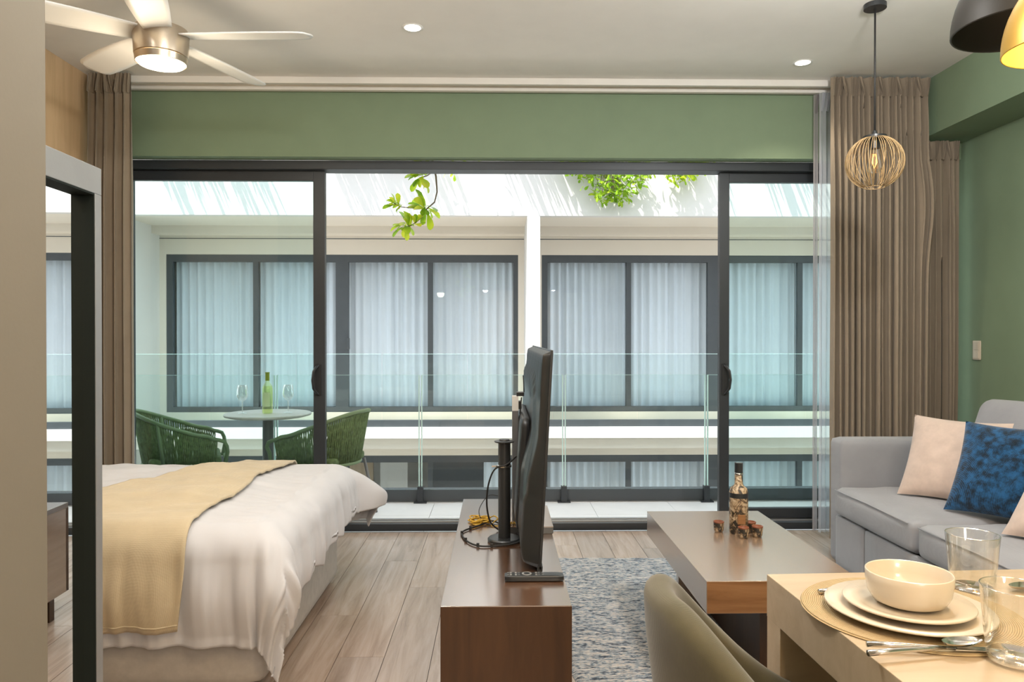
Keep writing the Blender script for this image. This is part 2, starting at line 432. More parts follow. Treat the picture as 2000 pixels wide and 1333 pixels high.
# outer skin of our own building: the storey and balcony above
struct(sbox('slab_upper', (-9, 9, 4.74, 5.95, 2.82, 3.05), M_plaster))
struct(sbox('wall_upper', (-9, 9, 4.70, 4.95, 3.05, 4.6), M_plaster))
struct(sbox('wall_outside_left', (-9, XL-0.05, 4.70, 4.95, -3.2, 2.85), M_plaster))
struct(sbox('wall_outside_right', (XR+0.05, 9, 4.70, 4.95, -3.2, 2.85), M_plaster))
struct(sbox('wall_below', (-9, 9, 4.70, 4.92, -6.0, -0.2), M_plaster))

# ------------------------------------------------------------------ sliding window
win = struct(link('window_1', None, None, (0, 4.74, 0)))
f = 'outer_frame'
sbox('frame_head', (XL, XR, 0.0, 0.13, 2.297, 2.352), M_alu, win, 0.003)
sbox('frame_sill', (XL, XR, -0.02, 0.13, -0.004, 0.042), M_alu, win, 0.003)
sbox('sill_track', (XL, XR, 0.02, 0.03, 0.042, 0.050), M_silverline, win)
sbox('sill_track', (XL, XR, 0.075, 0.085, 0.042, 0.050), M_silverline, win)
sbox('frame_jamb', (XL, XL+0.06, 0.0, 0.13, 0.042, 2.297), M_alu, win, 0.003)
sbox('frame_jamb', (XR-0.06, XR, 0.0, 0.13, 0.042, 2.297), M_alu, win, 0.003)
def sliding(x0, x1, ls, rs, y, hx, hside):
    p = build('sliding_panel', G().box(x0, x0+ls, y, y+0.042, 0.05, 2.297), M_alu, win, bevel=0.003)
    sbox('stile', (x1-rs, x1, y, y+0.042, 0.05, 2.297), M_alu, p, 0.003)
    sbox('top_rail', (x0+ls, x1-rs, y+0.002, y+0.04, 2.235, 2.297), M_alu, p, 0.003)
    sbox('bottom_rail', (x0+ls, x1-rs, y+0.002, y+0.04, 0.05, 0.115), M_alu, p, 0.003)
    sbox('pane', (x0+ls, x1-rs, y+0.017, y+0.025, 0.115, 2.235), M_glass, p)
    pts = [(hx, y-0.002, 0.86), (hx+hside*0.008, y-0.03, 0.875), (hx+hside*0.022, y-0.045, 0.90), (hx+hside*0.028, y-0.048, 0.955), (hx+hside*0.022, y-0.045, 1.01), (hx+hside*0.008, y-0.03, 1.035), (hx, y-0.002, 1.05)]
    h = build('handle', G().tube(pts, 0.0085, 8).box(hx-0.016, hx+0.016, y-0.008, y, 0.855, 1.055), M_black, p, smooth=True, angle=40)
    return p
sliding(XL+0.06, -1.113, 0.06, 0.076, 0.058, -1.155, -1)
sliding(1.437, XR-0.06, 0.065, 0.06, 0.058, 1.468, 1)

# ------------------------------------------------------------------ balcony
balc = struct(sbox('balcony_floor', (-5, 5, 4.87, 5.80, -0.22, -0.060), M_ground))
tl = 0.60
tm = G().box(0.0015, tl-0.0015, 0.0015, 0.4485, -0.010, 0.0).mesh('tile', M_tile)
for i in range(-6, 7):
    for j in range(2):
        link('tile', tm, balc, (i*tl+0.11, 4.875+j*0.45, -0.050))
rail = thing('glass_railing', 'frameless clear glass railing with dark clamps just beyond the open doorway', 'railing', (0, 5.74, -0.05))
sbox('base_beam', (-5, 5, 0.02, 0.09, -0.01, 0.098), M_alu2, rail, 0.003)
sbox('edge_trim', (-5, 5, -0.015, 0.02, -0.008, 0.004), M_silverline, rail)
gw = 1.109
for k in range(-4, 5):
    x0 = -0.6 + k*gw
    pn = sbox('glass_panel', (x0+0.010, x0+gw-0.010, -0.008, 0.008, 0.10, 0.985), M_railglass, rail)
    for xe in (x0+0.006, x0+gw-0.014):
        sbox('panel_edge', (xe, xe+0.008, -0.0085, 0.0085, 0.10, 0.985), M_edge, pn)
    sbox('panel_edge', (x0+0.010, x0+gw-0.010, -0.0075, 0.0075, 0.985, 0.987), M_edge, pn)
    cl = sbox('clamp_post', (x0-0.022, x0+0.022, -0.028, 0.022, 0.0, 0.125), M_alu, rail, 0.003)
    sbox('foot_plate', (x0-0.05, x0+0.05, -0.04, 0.035, -0.002, 0.008), M_alu, cl, 0.002)

# ================================================================== OPPOSITE BUILDING
struct(sbox('ground', (-30, 30, 4, 40, -6.4, -6.2), M_ground))
YF, YN = 9.70, 10.90      # front of the slabs, recessed wall
B = thing('apartment_building', 'white rendered apartment block across the courtyard with curtained windows', 'building', (0, YN, -6.2))
zb = -6.2
def bp(name, b, mat, parent=B, bevel=0.0):   # part given in world numbers
    return sbox(name, (b[0], b[1], b[2]-YN, b[3]-YN, b[4]-zb, b[5]-zb), mat, parent, bevel)
BX0, BX1, STEP = -10.9, 17.2, 5.474
# walls around the window openings, per storey
def storey(z0, ztop, wz0, wz1, upper):
    bp('sill_wall', (BX0, BX1, YN, YN+0.2, z0, wz0), M_plaster2)
    bp('header_wall', (BX0, BX1, YN, YN+0.2, wz1, ztop), M_plaster2)
    bp('header_groove', (BX0, BX1, YN-0.004, YN, wz1+0.225, wz1+0.235), M_alu2)
    for k in range(-1, 3):
        x0 = -4.835 + k*STEP
        bp('pier_wall', (x0-(STEP-5.128), x0, YN, YN+0.2, wz0, wz1), M_plaster2)
    bp('pier_wall', (-4.835+3*STEP-(STEP-5.128), BX1, YN, YN+0.2, wz0, wz1), M_plaster2)
storey(-0.02, 3.0, 0.124, 2.429, True)
storey(-3.25, -0.02, -2.95, -0.515, False)
bp('roof_slab', (BX0, BX1, YF+0.12, YN+4, 2.81, 3.1), M_plaster2)
bp('roof_fascia', (BX0, BX1, YF, YF+0.12, 2.81, 4.3), M_plaster)
bp('soffit_band', (BX0, BX1, YN-0.25, YN, 2.70, 2.81), M_plaster2)
bp('floor_slab', (BX0, BX1, YF+0.1, YN+4, -0.25, -0.02), M_plaster2)
bp('slab_fascia', (BX0, BX1, YF, YF+0.1, -0.10, 0.046), M_plaster)
bp('slab_lower', (BX0, BX1, YF, YN+4, -3.5, -3.25), M_plaster)
bp('back_wall', (BX0, BX1, YN+3.5, YN+3.7, -3.3, 3.0), M_plaster2)
bp('wall_lower', (BX0, BX1, YN, YN+0.2, -6.2, -3.5), M_plaster)
for k in range(-1, 3):
    x = 0.381 + k*STEP
    bp('dividing_fin', (x, x+0.168, YF+0.002, YN, -0.02, 2.81), M_plaster)
    bp('dividing_fin', (x, x+0.168, YF+0.002, YN, -3.25, -0.25), M_plaster)
    bp('cross_wall', (x, x+0.168, YN+0.2, YN+3.5, -3.25, 2.81), M_plaster2)
# wavy curtain mesh shared by the facade windows
def folds(w, h, period, amp, seed, nv=2):
    rnd = random.Random(seed); n = int(w/period*8)+1
    ph = [0.0]
    for i in range(n): ph.append(ph[-1] + 2*pi/8*rnd.uniform(0.75, 1.3))
    am = [amp*rnd.uniform(0.6, 1.2) for i in range(n//8+3)]
    def fn(u, v):
        i = u*(n-1); k = int(i)
        return (u*w, sin(ph[min(k, n)])*am[int(k/8)] + 0.006*sin(u*40), v*h)
    return G().grid(fn, n, nv)
def fac_window(x0, z0, z1, seed, drapes=(1, 1, 1, 1)):
    X = [0, 0.088, 1.251, 1.325, 2.456, 2.642, 3.80, 3.875, 5.061, 5.128]
    h = z1-z0
    wdw = link('window_frame', G().box(0, X[9], 0.02, 0.10, h-0.105, h).mesh('window_frame', M_alu2), B, (x0, 0.0, z0-zb))
    sbox('frame_bottom', (0, X[9], 0.02, 0.10, 0, 0.075), M_alu2, wdw)
    for a, b, y in ((0, 1, 0.02), (2, 3, 0.03), (4, 5, 0.02), (6, 7, 0.03), (8, 9, 0.02)):
        sbox('mullion', (X[a], X[b], y, y+0.07, 0.075, h-0.105), M_alu2, wdw)
    sbox('pull_handle', (X[5]-0.02, X[5]+0.02, -0.01, 0.02, h*0.40, h*0.47), M_alu2, wdw, 0.004)
    for i, (a, b) in enumerate(((1, 2), (3, 4), (5, 6), (7, 8))):
        sbox('pane', (X[a], X[b], 0.055, 0.062, 0.075, h-0.105), M_facglass, wdw)
        if drapes[i]:
            w = X[b]-X[a]+0.06; off = 0
            if drapes[i] == 2: off = w*0.62; w *= 0.38
            o = build('drape', folds(w, h-0.12, 0.125, 0.035, seed+i), M_whitedrape, wdw, smooth=True, loc=(X[a]-0.03+off, 0.23, 0.06))
    return wdw
for k in range(-1, 3):
    fac_window(-4.835 + k*STEP, 0.124, 2.429, 10+k*7)
    fac_window(-4.835 + k*STEP, -2.95, -0.515, 60+k*7, (0, 0, 0, 2) if k == 0 else (1, 1, 1, 1))
# what shows behind the uncurtained lower window
bp('closet_panel', (-2.9, -2.1, YN+1.6, YN+1.66, -3.25, -0.7), M_woodpanel)
bp('closet_panel', (-1.95, -1.5, YN+1.4, YN+1.46, -3.25, -0.7), M_plaster2)
bp('closet_panel', (-1.2, 0.2, YN+2.6, YN+2.66, -3.25, -0.6), M_alu2)
# railing opposite
rail2 = thing('glass_railing', 'clear glass railing in front of the upper windows across the courtyard', 'railing', (0, YF+0.06, -0.02))
sbox('base_channel', (BX0, BX1, -0.03, 0.03, 0.06, 0.155), M_alu2, rail2)
x = -6.0
while x < 9.5:
    pn = sbox('glass_panel', (x+0.008, x+1.12-0.008, -0.006, 0.006, 0.155, 1.02), M_railglass, rail2)
    sbox('panel_edge', (x+0.004, x+0.012, -0.0065, 0.0065, 0.155, 1.02), M_railglass, pn)
    sbox('panel_edge', (x+0.012, x+1.112, -0.0055, 0.0055, 1.02, 1.023), M_edge, pn)
    x += 1.12
lamp_fin = thing('wall_bolt', 'small grey round fixing on the white dividing fin across the courtyard', 'wall fixing', (0.36, YF-0.02, 0.78))
build('bolt_head', G().lathe([(0.0, -0.018), (0.028, -0.018), (0.028, 0.0), (0.02, 0.018), (0.0, 0.018)], 14, cap0=False, cap1=False), M_greymetal, lamp_fin, rot=(radians(90), 0, 0))

# palm thatch eave above the frame: its blades throw the streaks of shade
g = G(); rr = random.Random(3)
for i in range(1500):
    x = rr.uniform(-7, 10.5); z = rr.uniform(3.55, 4.15); L = rr.uniform(0.15, 0.52); w = rr.uniform(0.012, 0.06)
    if noise.noise((x*0.9, 3.1, 0)) < -0.16 + 0.2*rr.random(): continue
    sl = rr.uniform(-0.12, 0.12); dz = rr.uniform(-0.05, 0.12)
    p0 = Vector((x, YF, z)); p1 = Vector((x+sl*L, YF-L*0.6, z+dz*0.6)); p2 = Vector((x+sl*L*1.6, YF-L, z+dz*0.2))
    t = 0.003
    g.add([p0+Vector((-w/2, 0, 0)), p0+Vector((w/2, 0, 0)), p1+Vector((w/2, 0, 0)), p1+Vector((-w/2, 0, 0)), p2,
           p0+Vector((0, 0, -t)), p1+Vector((0, 0, -t))], [(0, 1, 2, 3), (3, 2, 4), (0, 5, 6, 3), (1, 5, 6, 2)])
th = build('thatch_eave', g, M_thatch)
stuff(tag(th, 'dry palm thatch fringe along the roof edge across the courtyard', 'thatch'))

# ------------------------------------------------------------------ plants
def leaf_mesh(L=0.11, w=0.045):
    g = G(); prof = [(0, 0.004), (0.25, 0.35), (0.55, 0.85), (0.78, 1.0), (0.93, 0.7), (1.0, 0.12)]
    vs = []; fs = []
    for i, (t, k) in enumerate(prof):
        zc = 0.10*L*sin(t*pi*0.9) - 0.06*L*t
        vs += [(t*L, -k*w/2, zc+0.006*k), (t*L, 0, zc), (t*L, k*w/2, zc+0.006*k)]
    for i in range(len(prof)-1):
        for j in range(2):
            a = i*3+j; fs.append((a, a+1, a+4, a+3))
    g.add(vs, fs)
    return g
LEAF = leaf_mesh().mesh('leaf', M_leaf, True)
def put_leaf(parent, p, d, roll, s, rnd):
    d = Vector(d).normalized()
    q = d.to_track_quat('X', 'Z') @ Matrix.Rotation(roll, 4, 'X').to_quaternion()
    o = link('leaf', LEAF, parent, p); o.rotation_mode = 'QUATERNION'; o.rotation_quaternion = q; o.scale = (s, s, s)
def rosette(parent, p, ax, n, s, rnd):
    ax = Vector(ax).normalized(); a = ax.orthogonal().normalized(); b = ax.cross(a)
    for i in range(n):
        th = 2*pi*i/n + rnd.uniform(-0.3, 0.3); sp = rnd.uniform(0.5, 1.3)
        d = ax + (a*cos(th)+b*sin(th))*sp
        put_leaf(parent, Vector(p)-ax*rnd.uniform(0, 0.05), d, rnd.uniform(-0.6, 0.6), s*rnd.uniform(0.7, 1.15), rnd)
planter = thing('planter_box', 'white planter box on the upper balcony edge holding the leafy sprig', 'planter', (-0.55, 6.05, 2.85))
sbox('box', (-0.9, 0.9, -0.10, 0.10, 0.0, 0.3), M_plaster, planter, 0.005)
sbox('soil', (-0.86, 0.86, -0.08, 0.08, 0.3, 0.31), M_stem, planter)
Y0 = 6.22
pl1 = thing('hanging_plant', 'sprig of glossy green leaves on a curved stem hanging into view', 'plant', (-0.5, Y0, 2.9))
def H(x, y):   # helper: local coordinates from a design sketch in metres around the sprig
    return Vector(((x-848)*Y0/1450.0, 0, (335-y)*Y0/1450.0))
base = Vector((-0.52+0.5, 0, 2.617-2.9))
def P1(x, y, dy=0): v = base + H(x, y); v.y = dy; return v
st = [Vector((0.0, -0.14, 0.26)), Vector((0.0, -0.05, 0.20)), Vector((-0.02, 0.0, 0.0)), P1(840, 310), P1(848, 345, .01), P1(850, 375, .02), P1(845, 395, .02), P1(830, 408, .02), P1(820, 425, .03), P1(800, 440, .03), P1(788, 443, .03)]
build('stem', G().tube(st, 0.006, 6, taper=[0.008]*5+[0.006]*3+[0.004]*3), M_stem, pl1, smooth=True)
build('stem', G().tube([P1(828, 408, .02), P1(805, 408, .0), P1(780, 406, -.02), P1(768, 400, -.03)], 0.004, 6), M_stem, pl1, smooth=True)
build('stem', G().tube([P1(845, 335), P1(832, 345, -.02), P1(820, 350, -.03)], 0.005, 6), M_stem, pl1, smooth=True)
rnd = random.Random(5)
for (x, y, dy, ax, n, s) in ((822, 404, .02, (-.6, -.3, .5), 7, 1.05), (830, 412, .02, (.3, -.3, -1), 6, 1.0), (790, 440, .03, (-.7, -.4, .5), 6, 1.0), (786, 444, .03, (-.3, -.3, -1), 5, 0.95), (808, 436, .03, (.2, -.5, .3), 4, .8),
                           (768, 400, -.03, (-.8, -.2, .6), 6, .72), (776, 404, -.02, (-.9, -.2, -.4), 5, .65), (820, 350, -.03, (-.3, -.4, -.6), 9, 1.0), (816, 340, -.03, (-.6, -.3, .4), 6, .95), (830, 338, 0, (.2, -.4, .4), 4, .9)):
    rosette(pl1, P1(x, y, dy), ax, n+3, s*1.32, rnd)
def shrub(name, label, X0, Z0, blobs, n, seed, sprig=None):
    rnd = random.Random(seed)
    t = thing(name, label, 'plant', (X0, YF-0.12, Z0))
    g = G(); lm = leaf_mesh()
    sg = G()
    for i in range(n):
        bx, bz, rx, rz = rnd.choice(blobs)
        a = rnd.uniform(0, 2*pi); r = sqrt(rnd.random())
        p = Vector((bx+rx*r*cos(a), rnd.uniform(-0.28, 0.06), bz+rz*r*sin(a)))
        d = Vector((rnd.uniform(-1, 1), rnd.uniform(-1, 0.2), rnd.uniform(-1, 0.6))).normalized()
        q = d.to_track_quat('X', 'Z') @ Matrix.Rotation(rnd.uniform(-1, 1), 4, 'X').to_quaternion()
        s = rnd.uniform(0.7, 1.15)
        g.add([p + q @ (Vector(v)*s) for v in lm.v], lm.f)
        if i % 6 == 0: sg.tube([Vector((bx*0.8, 0.121, 0.10)), (p+Vector((bx, 0, 0.3)))/2, p], 0.004, 4)
    stuff(build('foliage', g, M_leaf, t, smooth=True)); stuff(build('stems', sg, M_stem, t, smooth=True))
    return t
shrub('hanging_shrub', 'wide yellow-green leafy clump spilling over the white parapet across the courtyard', 1.38, 3.45,
      [(0, -0.08, 0.48, 0.16), (0.05, -0.27, 0.36, 0.18), (0.1, -0.38, 0.22, 0.12), (-0.35, -0.02, 0.2, 0.14), (0.4, -0.12, 0.16, 0.2)], 520, 21)
shrub('hanging_shrub', 'small yellow-green leafy clump on the parapet beside the wide one', 2.34, 3.43,
      [(0, -0.05, 0.33, 0.10), (-0.05, -0.13, 0.14, 0.1), (0.22, -0.04, 0.16, 0.08)], 190, 22)
shrub('hanging_twig', 'thin twig with a few yellow leaves at the parapet above the fin', -0.5, 3.45, [(-0.08, -0.10, 0.08, 0.06), (0.2, 0.0, 0.3, 0.03)], 16, 23)

# ================================================================== BALCONY FURNITURE
ZBF = -0.05
def rope_chair(name, label, loc, rz):
    t = thing(name, label, 'chair', loc, rz, 'rope chairs on the balcony')
    # faces local +x; rim is a U open to the front
    def rim(u):      # u in -1..1, 0 = middle of the back
        a = u*pi*0.5
        au = abs(u)
        if au < 0.62:
            th = pi + u/0.62*radians(98)*-1
            x = 0.02 + 0.30*cos(th); y = 0.285*sin(th)
            x, y = 0.02 - 0.30*cos(u/0.62*radians(95)), 0.29*sin(u/0.62*radians(95))
        else:
            k = (au-0.62)/0.38; s = 1 if u > 0 else -1
            x, y = 0.046 + 0.23*k, s*(0.289 - 0.02*k)
        z = 0.765 - 0.165*sm(0.05, 0.9, au) - 0.03*sm(0.85, 1.0, au)
        return Vector((x, y, z))
    def low(u):
        p = rim(u); return Vector((p.x*0.84+0.02, p.y*0.86, 0.40))
    pts = [rim(-1+2*i/48) for i in range(49)]
    e0, e1 = low(-1), low(1)
    front0 = [e0+Vector((0.06, 0, 0)), e0+Vector((0.075, 0, 0.08)), pts[0]+Vector((0.045, 0, -0.045)), pts[0]+Vector((0.03, 0, -0.012))]
    front1 = [e1+Vector((0.06, 0, 0)), e1+Vector((0.075, 0, 0.08)), pts[-1]+Vector((0.045, 0, -0.045)), pts[-1]+Vector((0.03, 0, -0.012))]
    build('rim_tube', G().tube(front0+pts+front1[::-1], 0.014, 8), M_ropeframe, t, smooth=True)
    lows = [low(-1+2*i/48) for i in range(49)]
    build('seat_ring', G().tube(lows+[e1+Vector((0.07, 0, 0)), e0+Vector((0.07, 0, 0))], 0.012, 8, closed=True), M_ropeframe, t, smooth=True)
    g = G(); n = 190
    for i in range(n):
        u = -0.97 + 1.94*i/(n-1); j = random.uniform(-0.012, 0.012); k = 0.045 if i % 2 else -0.045
        a, b = rim(u), low(max(-1, min(1, u+k+j)))
        m = (a+b)/2 + Vector((0, 0, 0))
        g.tube([a, m, b], 0.0050, 5)
    stuff(build('rope_weave', g, M_rope, t, smooth=True))
    g = G()
    for u in (-0.42, 0.42):
        build('side_bar', G().tube([rim(u)+Vector((-.008*0, 0, 0)), low(u)], 0.013, 8), M_ropeframe, t, smooth=True)
    def seatdef(p, h): return (p[0], p[1], p[2]+0.012*(1-(p[0]/h[0])**2)*(1-(p[1]/h[1])**2))
    build('seat_cushion', G().rcube((0.06, 0, 0.425), (0.46, 0.46, 0.07), 0.03, 8, seatdef), M_rope, t, smooth=True, weld=True)
    for sx, sy in ((-1, -1), (-1, 1), (1, -1), (1, 1)):
        top = Vector((-0.17 if sx < 0 else 0.27, sy*0.20, 0.40)); ft = Vector((-0.25 if sx < 0 else 0.30, sy*0.235, 0.0))
        build('leg', G().tube([top, ft], 0.011, 8), M_greymetal, t, smooth=True)
    return t
rope_chair('rope_chair', 'green rope-woven balcony chair beside the open doorway, facing the round table', (-1.20, 5.28, ZBF), radians(180-18))
rope_chair('rope_chair', 'green rope-woven balcony chair behind the tinted glass next to the taupe curtain', (-2.27, 5.28, ZBF), radians(22))
bt = thing('bistro_table', 'small round grey pedestal table on the balcony', 'table', (-1.64, 5.32, ZBF))
build('table_top', G().lathe([(0.0, 0.712), (0.26, 0.712), (0.297, 0.722), (0.30, 0.732), (0.296, 0.738), (0.0, 0.738)], 56, cap0=False, cap1=False), M_stone, bt, smooth=True, angle=30)
build('pedestal', G().lathe([(0.038, 0.02), (0.038, 0.70), (0.09, 0.712)], 24), M_greymetal, bt, smooth=True, angle=40)
build('base_plate', G().lathe([(0.22, 0.0), (0.22, 0.01), (0.05, 0.024), (0.0, 0.024)], 40, cap1=False), M_greymetal, bt, smooth=True, angle=40)
ZT = ZBF+0.738
def wine_glass(label, x, y):
    t = thing('wine_glass', label, 'wine glass', (x, y, ZT), 0, 'wine glasses on the bistro table')
    build('foot', G().lathe([(0.033, 0.0), (0.033, 0.002), (0.008, 0.006), (0.004, 0.012)], 24, cap1=False), M_wineglass, t, smooth=True)
    build('stem', G().lathe([(0.004, 0.010), (0.0035, 0.05), (0.005, 0.085)], 12), M_white_glass, t, smooth=True)
    build('bowl', G().lathe([(0.004, 0.085), (0.022, 0.095), (0.037, 0.115), (0.041, 0.135), (0.038, 0.165), (0.031, 0.20), (0.030, 0.20), (0.037, 0.164), (0.0395, 0.135), (0.035, 0.116), (0.0, 0.098)], 32, cap0=False, cap1=False), M_wineglass, t, smooth=True)
M_wineglass = glassy('wine_glass', (0.97, 0.98, 0.98), 0.10, power=1.5)
M_white_glass = glassy('stem_glass', (0.95, 0.96, 0.96), 0.3, power=2.0)
wine_glass('empty stemmed wine glass standing on the table, on the curtain side of the bottle', -1.815, 5.30)
wine_glass('empty stemmed wine glass standing on the table, between the bottle and the door stile', -1.503, 5.34)
wb = thing('wine_bottle', 'white wine bottle with olive capsule on the round balcony table', 'bottle', (-1.638, 5.30, ZT))
build('glass_body', G().lathe([(0.0, 0.004), (0.033, 0.0), (0.0365, 0.006), (0.0365, 0.175), (0.033, 0.195), (0.018, 0.215), (0.0145, 0.232), (0.0145, 0.286), (0.0, 0.286)], 32, cap0=False, cap1=False), M_wine, wb, smooth=True)
build('wine', G().lathe([(0.0, 0.006), (0.0345, 0.006), (0.0345, 0.172), (0.030, 0.193), (0.0, 0.193)], 28, cap0=False, cap1=False), M_wine, wb, smooth=True)
build('label_paper', G().grid(lambda u, v: (0.0370*cos(-2.2+1.4*u), 0.0370*sin(-2.2+1.4*u), 0.05+0.10*v), 16, 2), M_label, wb, smooth=True)
build('capsule', G().lathe([(0.0, 0.232), (0.0152, 0.232), (0.0152, 0.284), (0.0165, 0.285), (0.0165, 0.292), (0.0, 0.293)], 24, cap0=False, cap1=False), M_capsule, wb, smooth=True, angle=40)

# ================================================================== CURTAINS
crail = thing('curtain_rail', 'long off-white double curtain rail fixed along the ceiling', 'curtain rail', (0, 4.50, ZC))
sbox('rail', (XL, 2.62, 0.0, 0.03, -0.04, 0.0), M_ceil, crail, 0.003)
sbox('rail', (XL, 2.62, 0.085, 0.12, -0.052, 0.0), M_ceil, crail, 0.003)
sbox('cover_strip', (XL, 2.62, 0.03, 0.085, -0.012, 0.0), M_rear, crail)
def drape(name, label, x0, x1, y, z0, z1, nf, amp, seed, mat, group, narrow=1.0, lean=0.0, swag=None):
    """pleated curtain hanging from z1 to z0, spread x0..x1 at the top"""
    rnd = random.Random(seed); w = x1-x0
    t = thing(name, label, 'curtain', (x0, y, z0), 0, group)
    H_ = z1-z0; n = nf*12+1
    cs = [0.0]
    for i in range(nf): cs.append(cs[-1]+rnd.uniform(0.6, 1.5))
    tot = cs[-1]; ams = [amp*rnd.uniform(0.65, 1.2) for i in range(nf+1)]
    tw = [rnd.uniform(-0.25, 0.25) for i in range(nf+1)]
    def fn(u, v, top=False):
        s = u*nf; k = min(int(s), nf-1); fr = s-k
        uu = (cs[k]+(cs[k+1]-cs[k])*fr)/tot
        a = ams[k]*(1-fr)+ams[k+1]*fr
        sway = 0.012*noise.noise((k*1.7, v*2.3, seed))*(1-v)
        ph = 2*pi*fr
        env = 0.55+0.45*sm(0.0, 0.25, 1-v)
        yy = -a*env*sin(ph) - 0.25*a*sin(2*ph+tw[k])
        xx = uu*w + 0.35*a*env*sin(2*ph)*0.6 + sway + lean*(1-v)*w
        wid = narrow + (1-narrow)*v
        xx = (xx-w/2)*wid + w/2
        if swag: xx, yy = swag(uu, v, xx, yy)
        return (xx, yy, v*(H_-0.115))
    build('drape', G().grid(fn, n, 34), mat, t, smooth=True)
    def head(u, v):
        s = u*nf; k = min(int(s), nf-1); fr = s-k
        p = fn(u, 1.0)
        inp = sm(0.15, 0.25, fr)*sm(0.85, 0.75, fr)
        tri = abs(((fr-0.2)/0.6*3) % 1.0 - 0.5)*2          # three pinched fingers per pleat
        lean_ = 0.022*(v-0.2)*sin(k*2.1+0.6)
        y0 = p[1]*(1-0.7*v)
        return (p[0]+lean_*inp, y0 - 0.030*tri*inp*(0.35+0.65*sin(pi*min(1, v+0.25)*0.62)), H_-0.115+0.115*v)
    build('pleat_heading', G().grid(head, nf*24+1, 5), mat, t, smooth=False)
    build('heading_stitch', G().grid(lambda u, v: Vector(fn(u, 1.0))+Vector((0, -0.004, 0.006*v)), n, 2), mat, t, smooth=True)
    return t
drape('blackout_curtain', 'taupe pleated curtain drawn back beside the wood panel', -2.415, -2.165, 4.43, 0.02, 2.785, 5, 0.048, 4, M_drape, 'taupe curtains')
def swag1(uu, v, x, y):
    b = sm(0.80, 0.93, uu)
    k = math.exp(-((v-0.80)/0.13)**2)*b
    y -= 0.05*k; x -= 0.018*math.exp(-((v-0.86)/0.05)**2)*b - 0.010*math.exp(-((v-0.72)/0.06)**2)*b
    return x, y
drape('blackout_curtain', 'wide taupe pleated curtain reaching the ceiling behind the wire globe lamp', 1.99, 2.58, 4.42, 0.02, 2.785, 16, 0.050, 9, M_drape, 'taupe curtains', swag=swag1)
drape('blackout_curtain', 'short-headed taupe curtain tucked under the green beam', 2.555, 2.85, 4.545, 0.02, 2.44, 7, 0.034, 15, M_drape, 'taupe curtains')
drape('sheer_curtain', 'narrow white sheer gathered beside the wide taupe curtain', 1.985, 2.10, 4.565, 0.02, 2.74, 3, 0.020, 31, M_sheer, 'white sheers', narrow=1.0)
drape('sheer_curtain', 'grey weighted hem edge of the sheer against the glass', 1.965, 1.995, 4.60, 0.02, 2.74, 1, 0.010, 33, M_sheer2, 'white sheers')
drape('sheer_curtain', 'sliver of white sheer behind the curtain by the wood panel', -2.36, -2.26, 4.565, 0.02, 2.74, 2, 0.020, 35, M_sheer, 'white sheers', lean=0.6)

# ================================================================== BED
BX, BY0, BY1, ZM = -0.81, 2.57, 3.79, 0.555      # foot face, near and far side, top of mattress
bed = thing('bed', 'low upholstered double bed with white duvet, its foot toward the television', 'bed', (-1.62, 3.18, 0))
def bl(p): return Vector(p) - Vector((-1.62, 3.18, 0))
build('bed_base', G().rcube(bl((-1.63, 3.18, 0.215)), (1.64, 1.22, 0.40), 0.05, 14), M_bedbase, bed, smooth=True, weld=True)
build('mattress', G().rcube(bl((-1.64, 3.18, 0.47)), (1.60, 1.20, 0.14), 0.06, 10), M_duvet, bed, smooth=True, weld=True)
for sx in (-2.3, -0.95):
    for sy in (2.70, 3.66):
        sbox('foot', (sx-0.03+1.62, sx+0.03+1.62, sy-0.03-3.18, sy+0.03-3.18, 0, 0.03), M_black, bed)
def clothdrop(r, puff):
    """distance r past the edge -> (outward, down) of a soft edge"""
    R = puff; q = R*pi/2
    if r < q:
        a = r/R; return R*sin(a), R*(1-cos(a))
    e = r-q
    return R + 0.02*sin(min(e/0.25, 1)*pi) - 0.10*e, R + e
def duv(x, y, lift=0.0, wr=1.0):
    """point of the duvet that lies above flat position (x,y); past the edges it hangs"""
    ex, y0, y1 = BX-0.02, BY0+0.03, BY1-0.05
    a = max(0, x-ex); b = (y0-y) if y < y0 else (y-y1) if y > y1 else 0
    sy = -1 if y < y0 else 1
    r = hypot(a, b)
    crown = 0.035*sm(0, 0.35, ex-x)*sm(0, 0.3, y-y0)*sm(0, 0.3, y1-y)
    px, py = min(x, ex), max(y0, min(y1, y))
    z = ZM + 0.035 + crown
    n1 = noise.noise((x*5.0, y*5.0, 1.3)); n2 = noise.noise((x*13, y*13, 7.7))
    if r < 1e-6:
        z += wr*(0.012*n1 + 0.005*n2 + 0.004*noise.noise((x*9, y*30, 5.5)) + 0.006*sm(0.35, 0.05, ex-x)*noise.noise((x*6, y*34, 2.5)))
        return Vector((px, py, z+lift))
    dx, dy = a/r, b/r*sy
    o, d = clothdrop(r, 0.115)
    k = sm(0.05, 0.30, r)
    s = (y if a > b else x)
    along = atan2(b*sy, a)
    fold = sin(s*34 + 3*noise.noise((s*3, r*2, 2)) + along*9)*0.5 + noise.noise((s*11, r*3.0, 4.4))
    corner = sm(0.05, 0.6, min(a, b)/max(a, b, 1e-6))
    o += wr*k*(0.019*fold + 0.011*noise.noise((s*32, r*2.2, 8.1))) + (0.17 if sy > 0 else 0.06)*corner*k
    d *= 1.0 - (0.16 if sy > 0 else 0.02)*corner
    d += wr*0.006*n2
    zz = z - d
    return Vector((px + dx*(o+lift), py + dy*(o+lift), max(zz+lift*(1-k), 0.012+lift)))
hx, hn, hf = 0.37, 0.47, 0.40
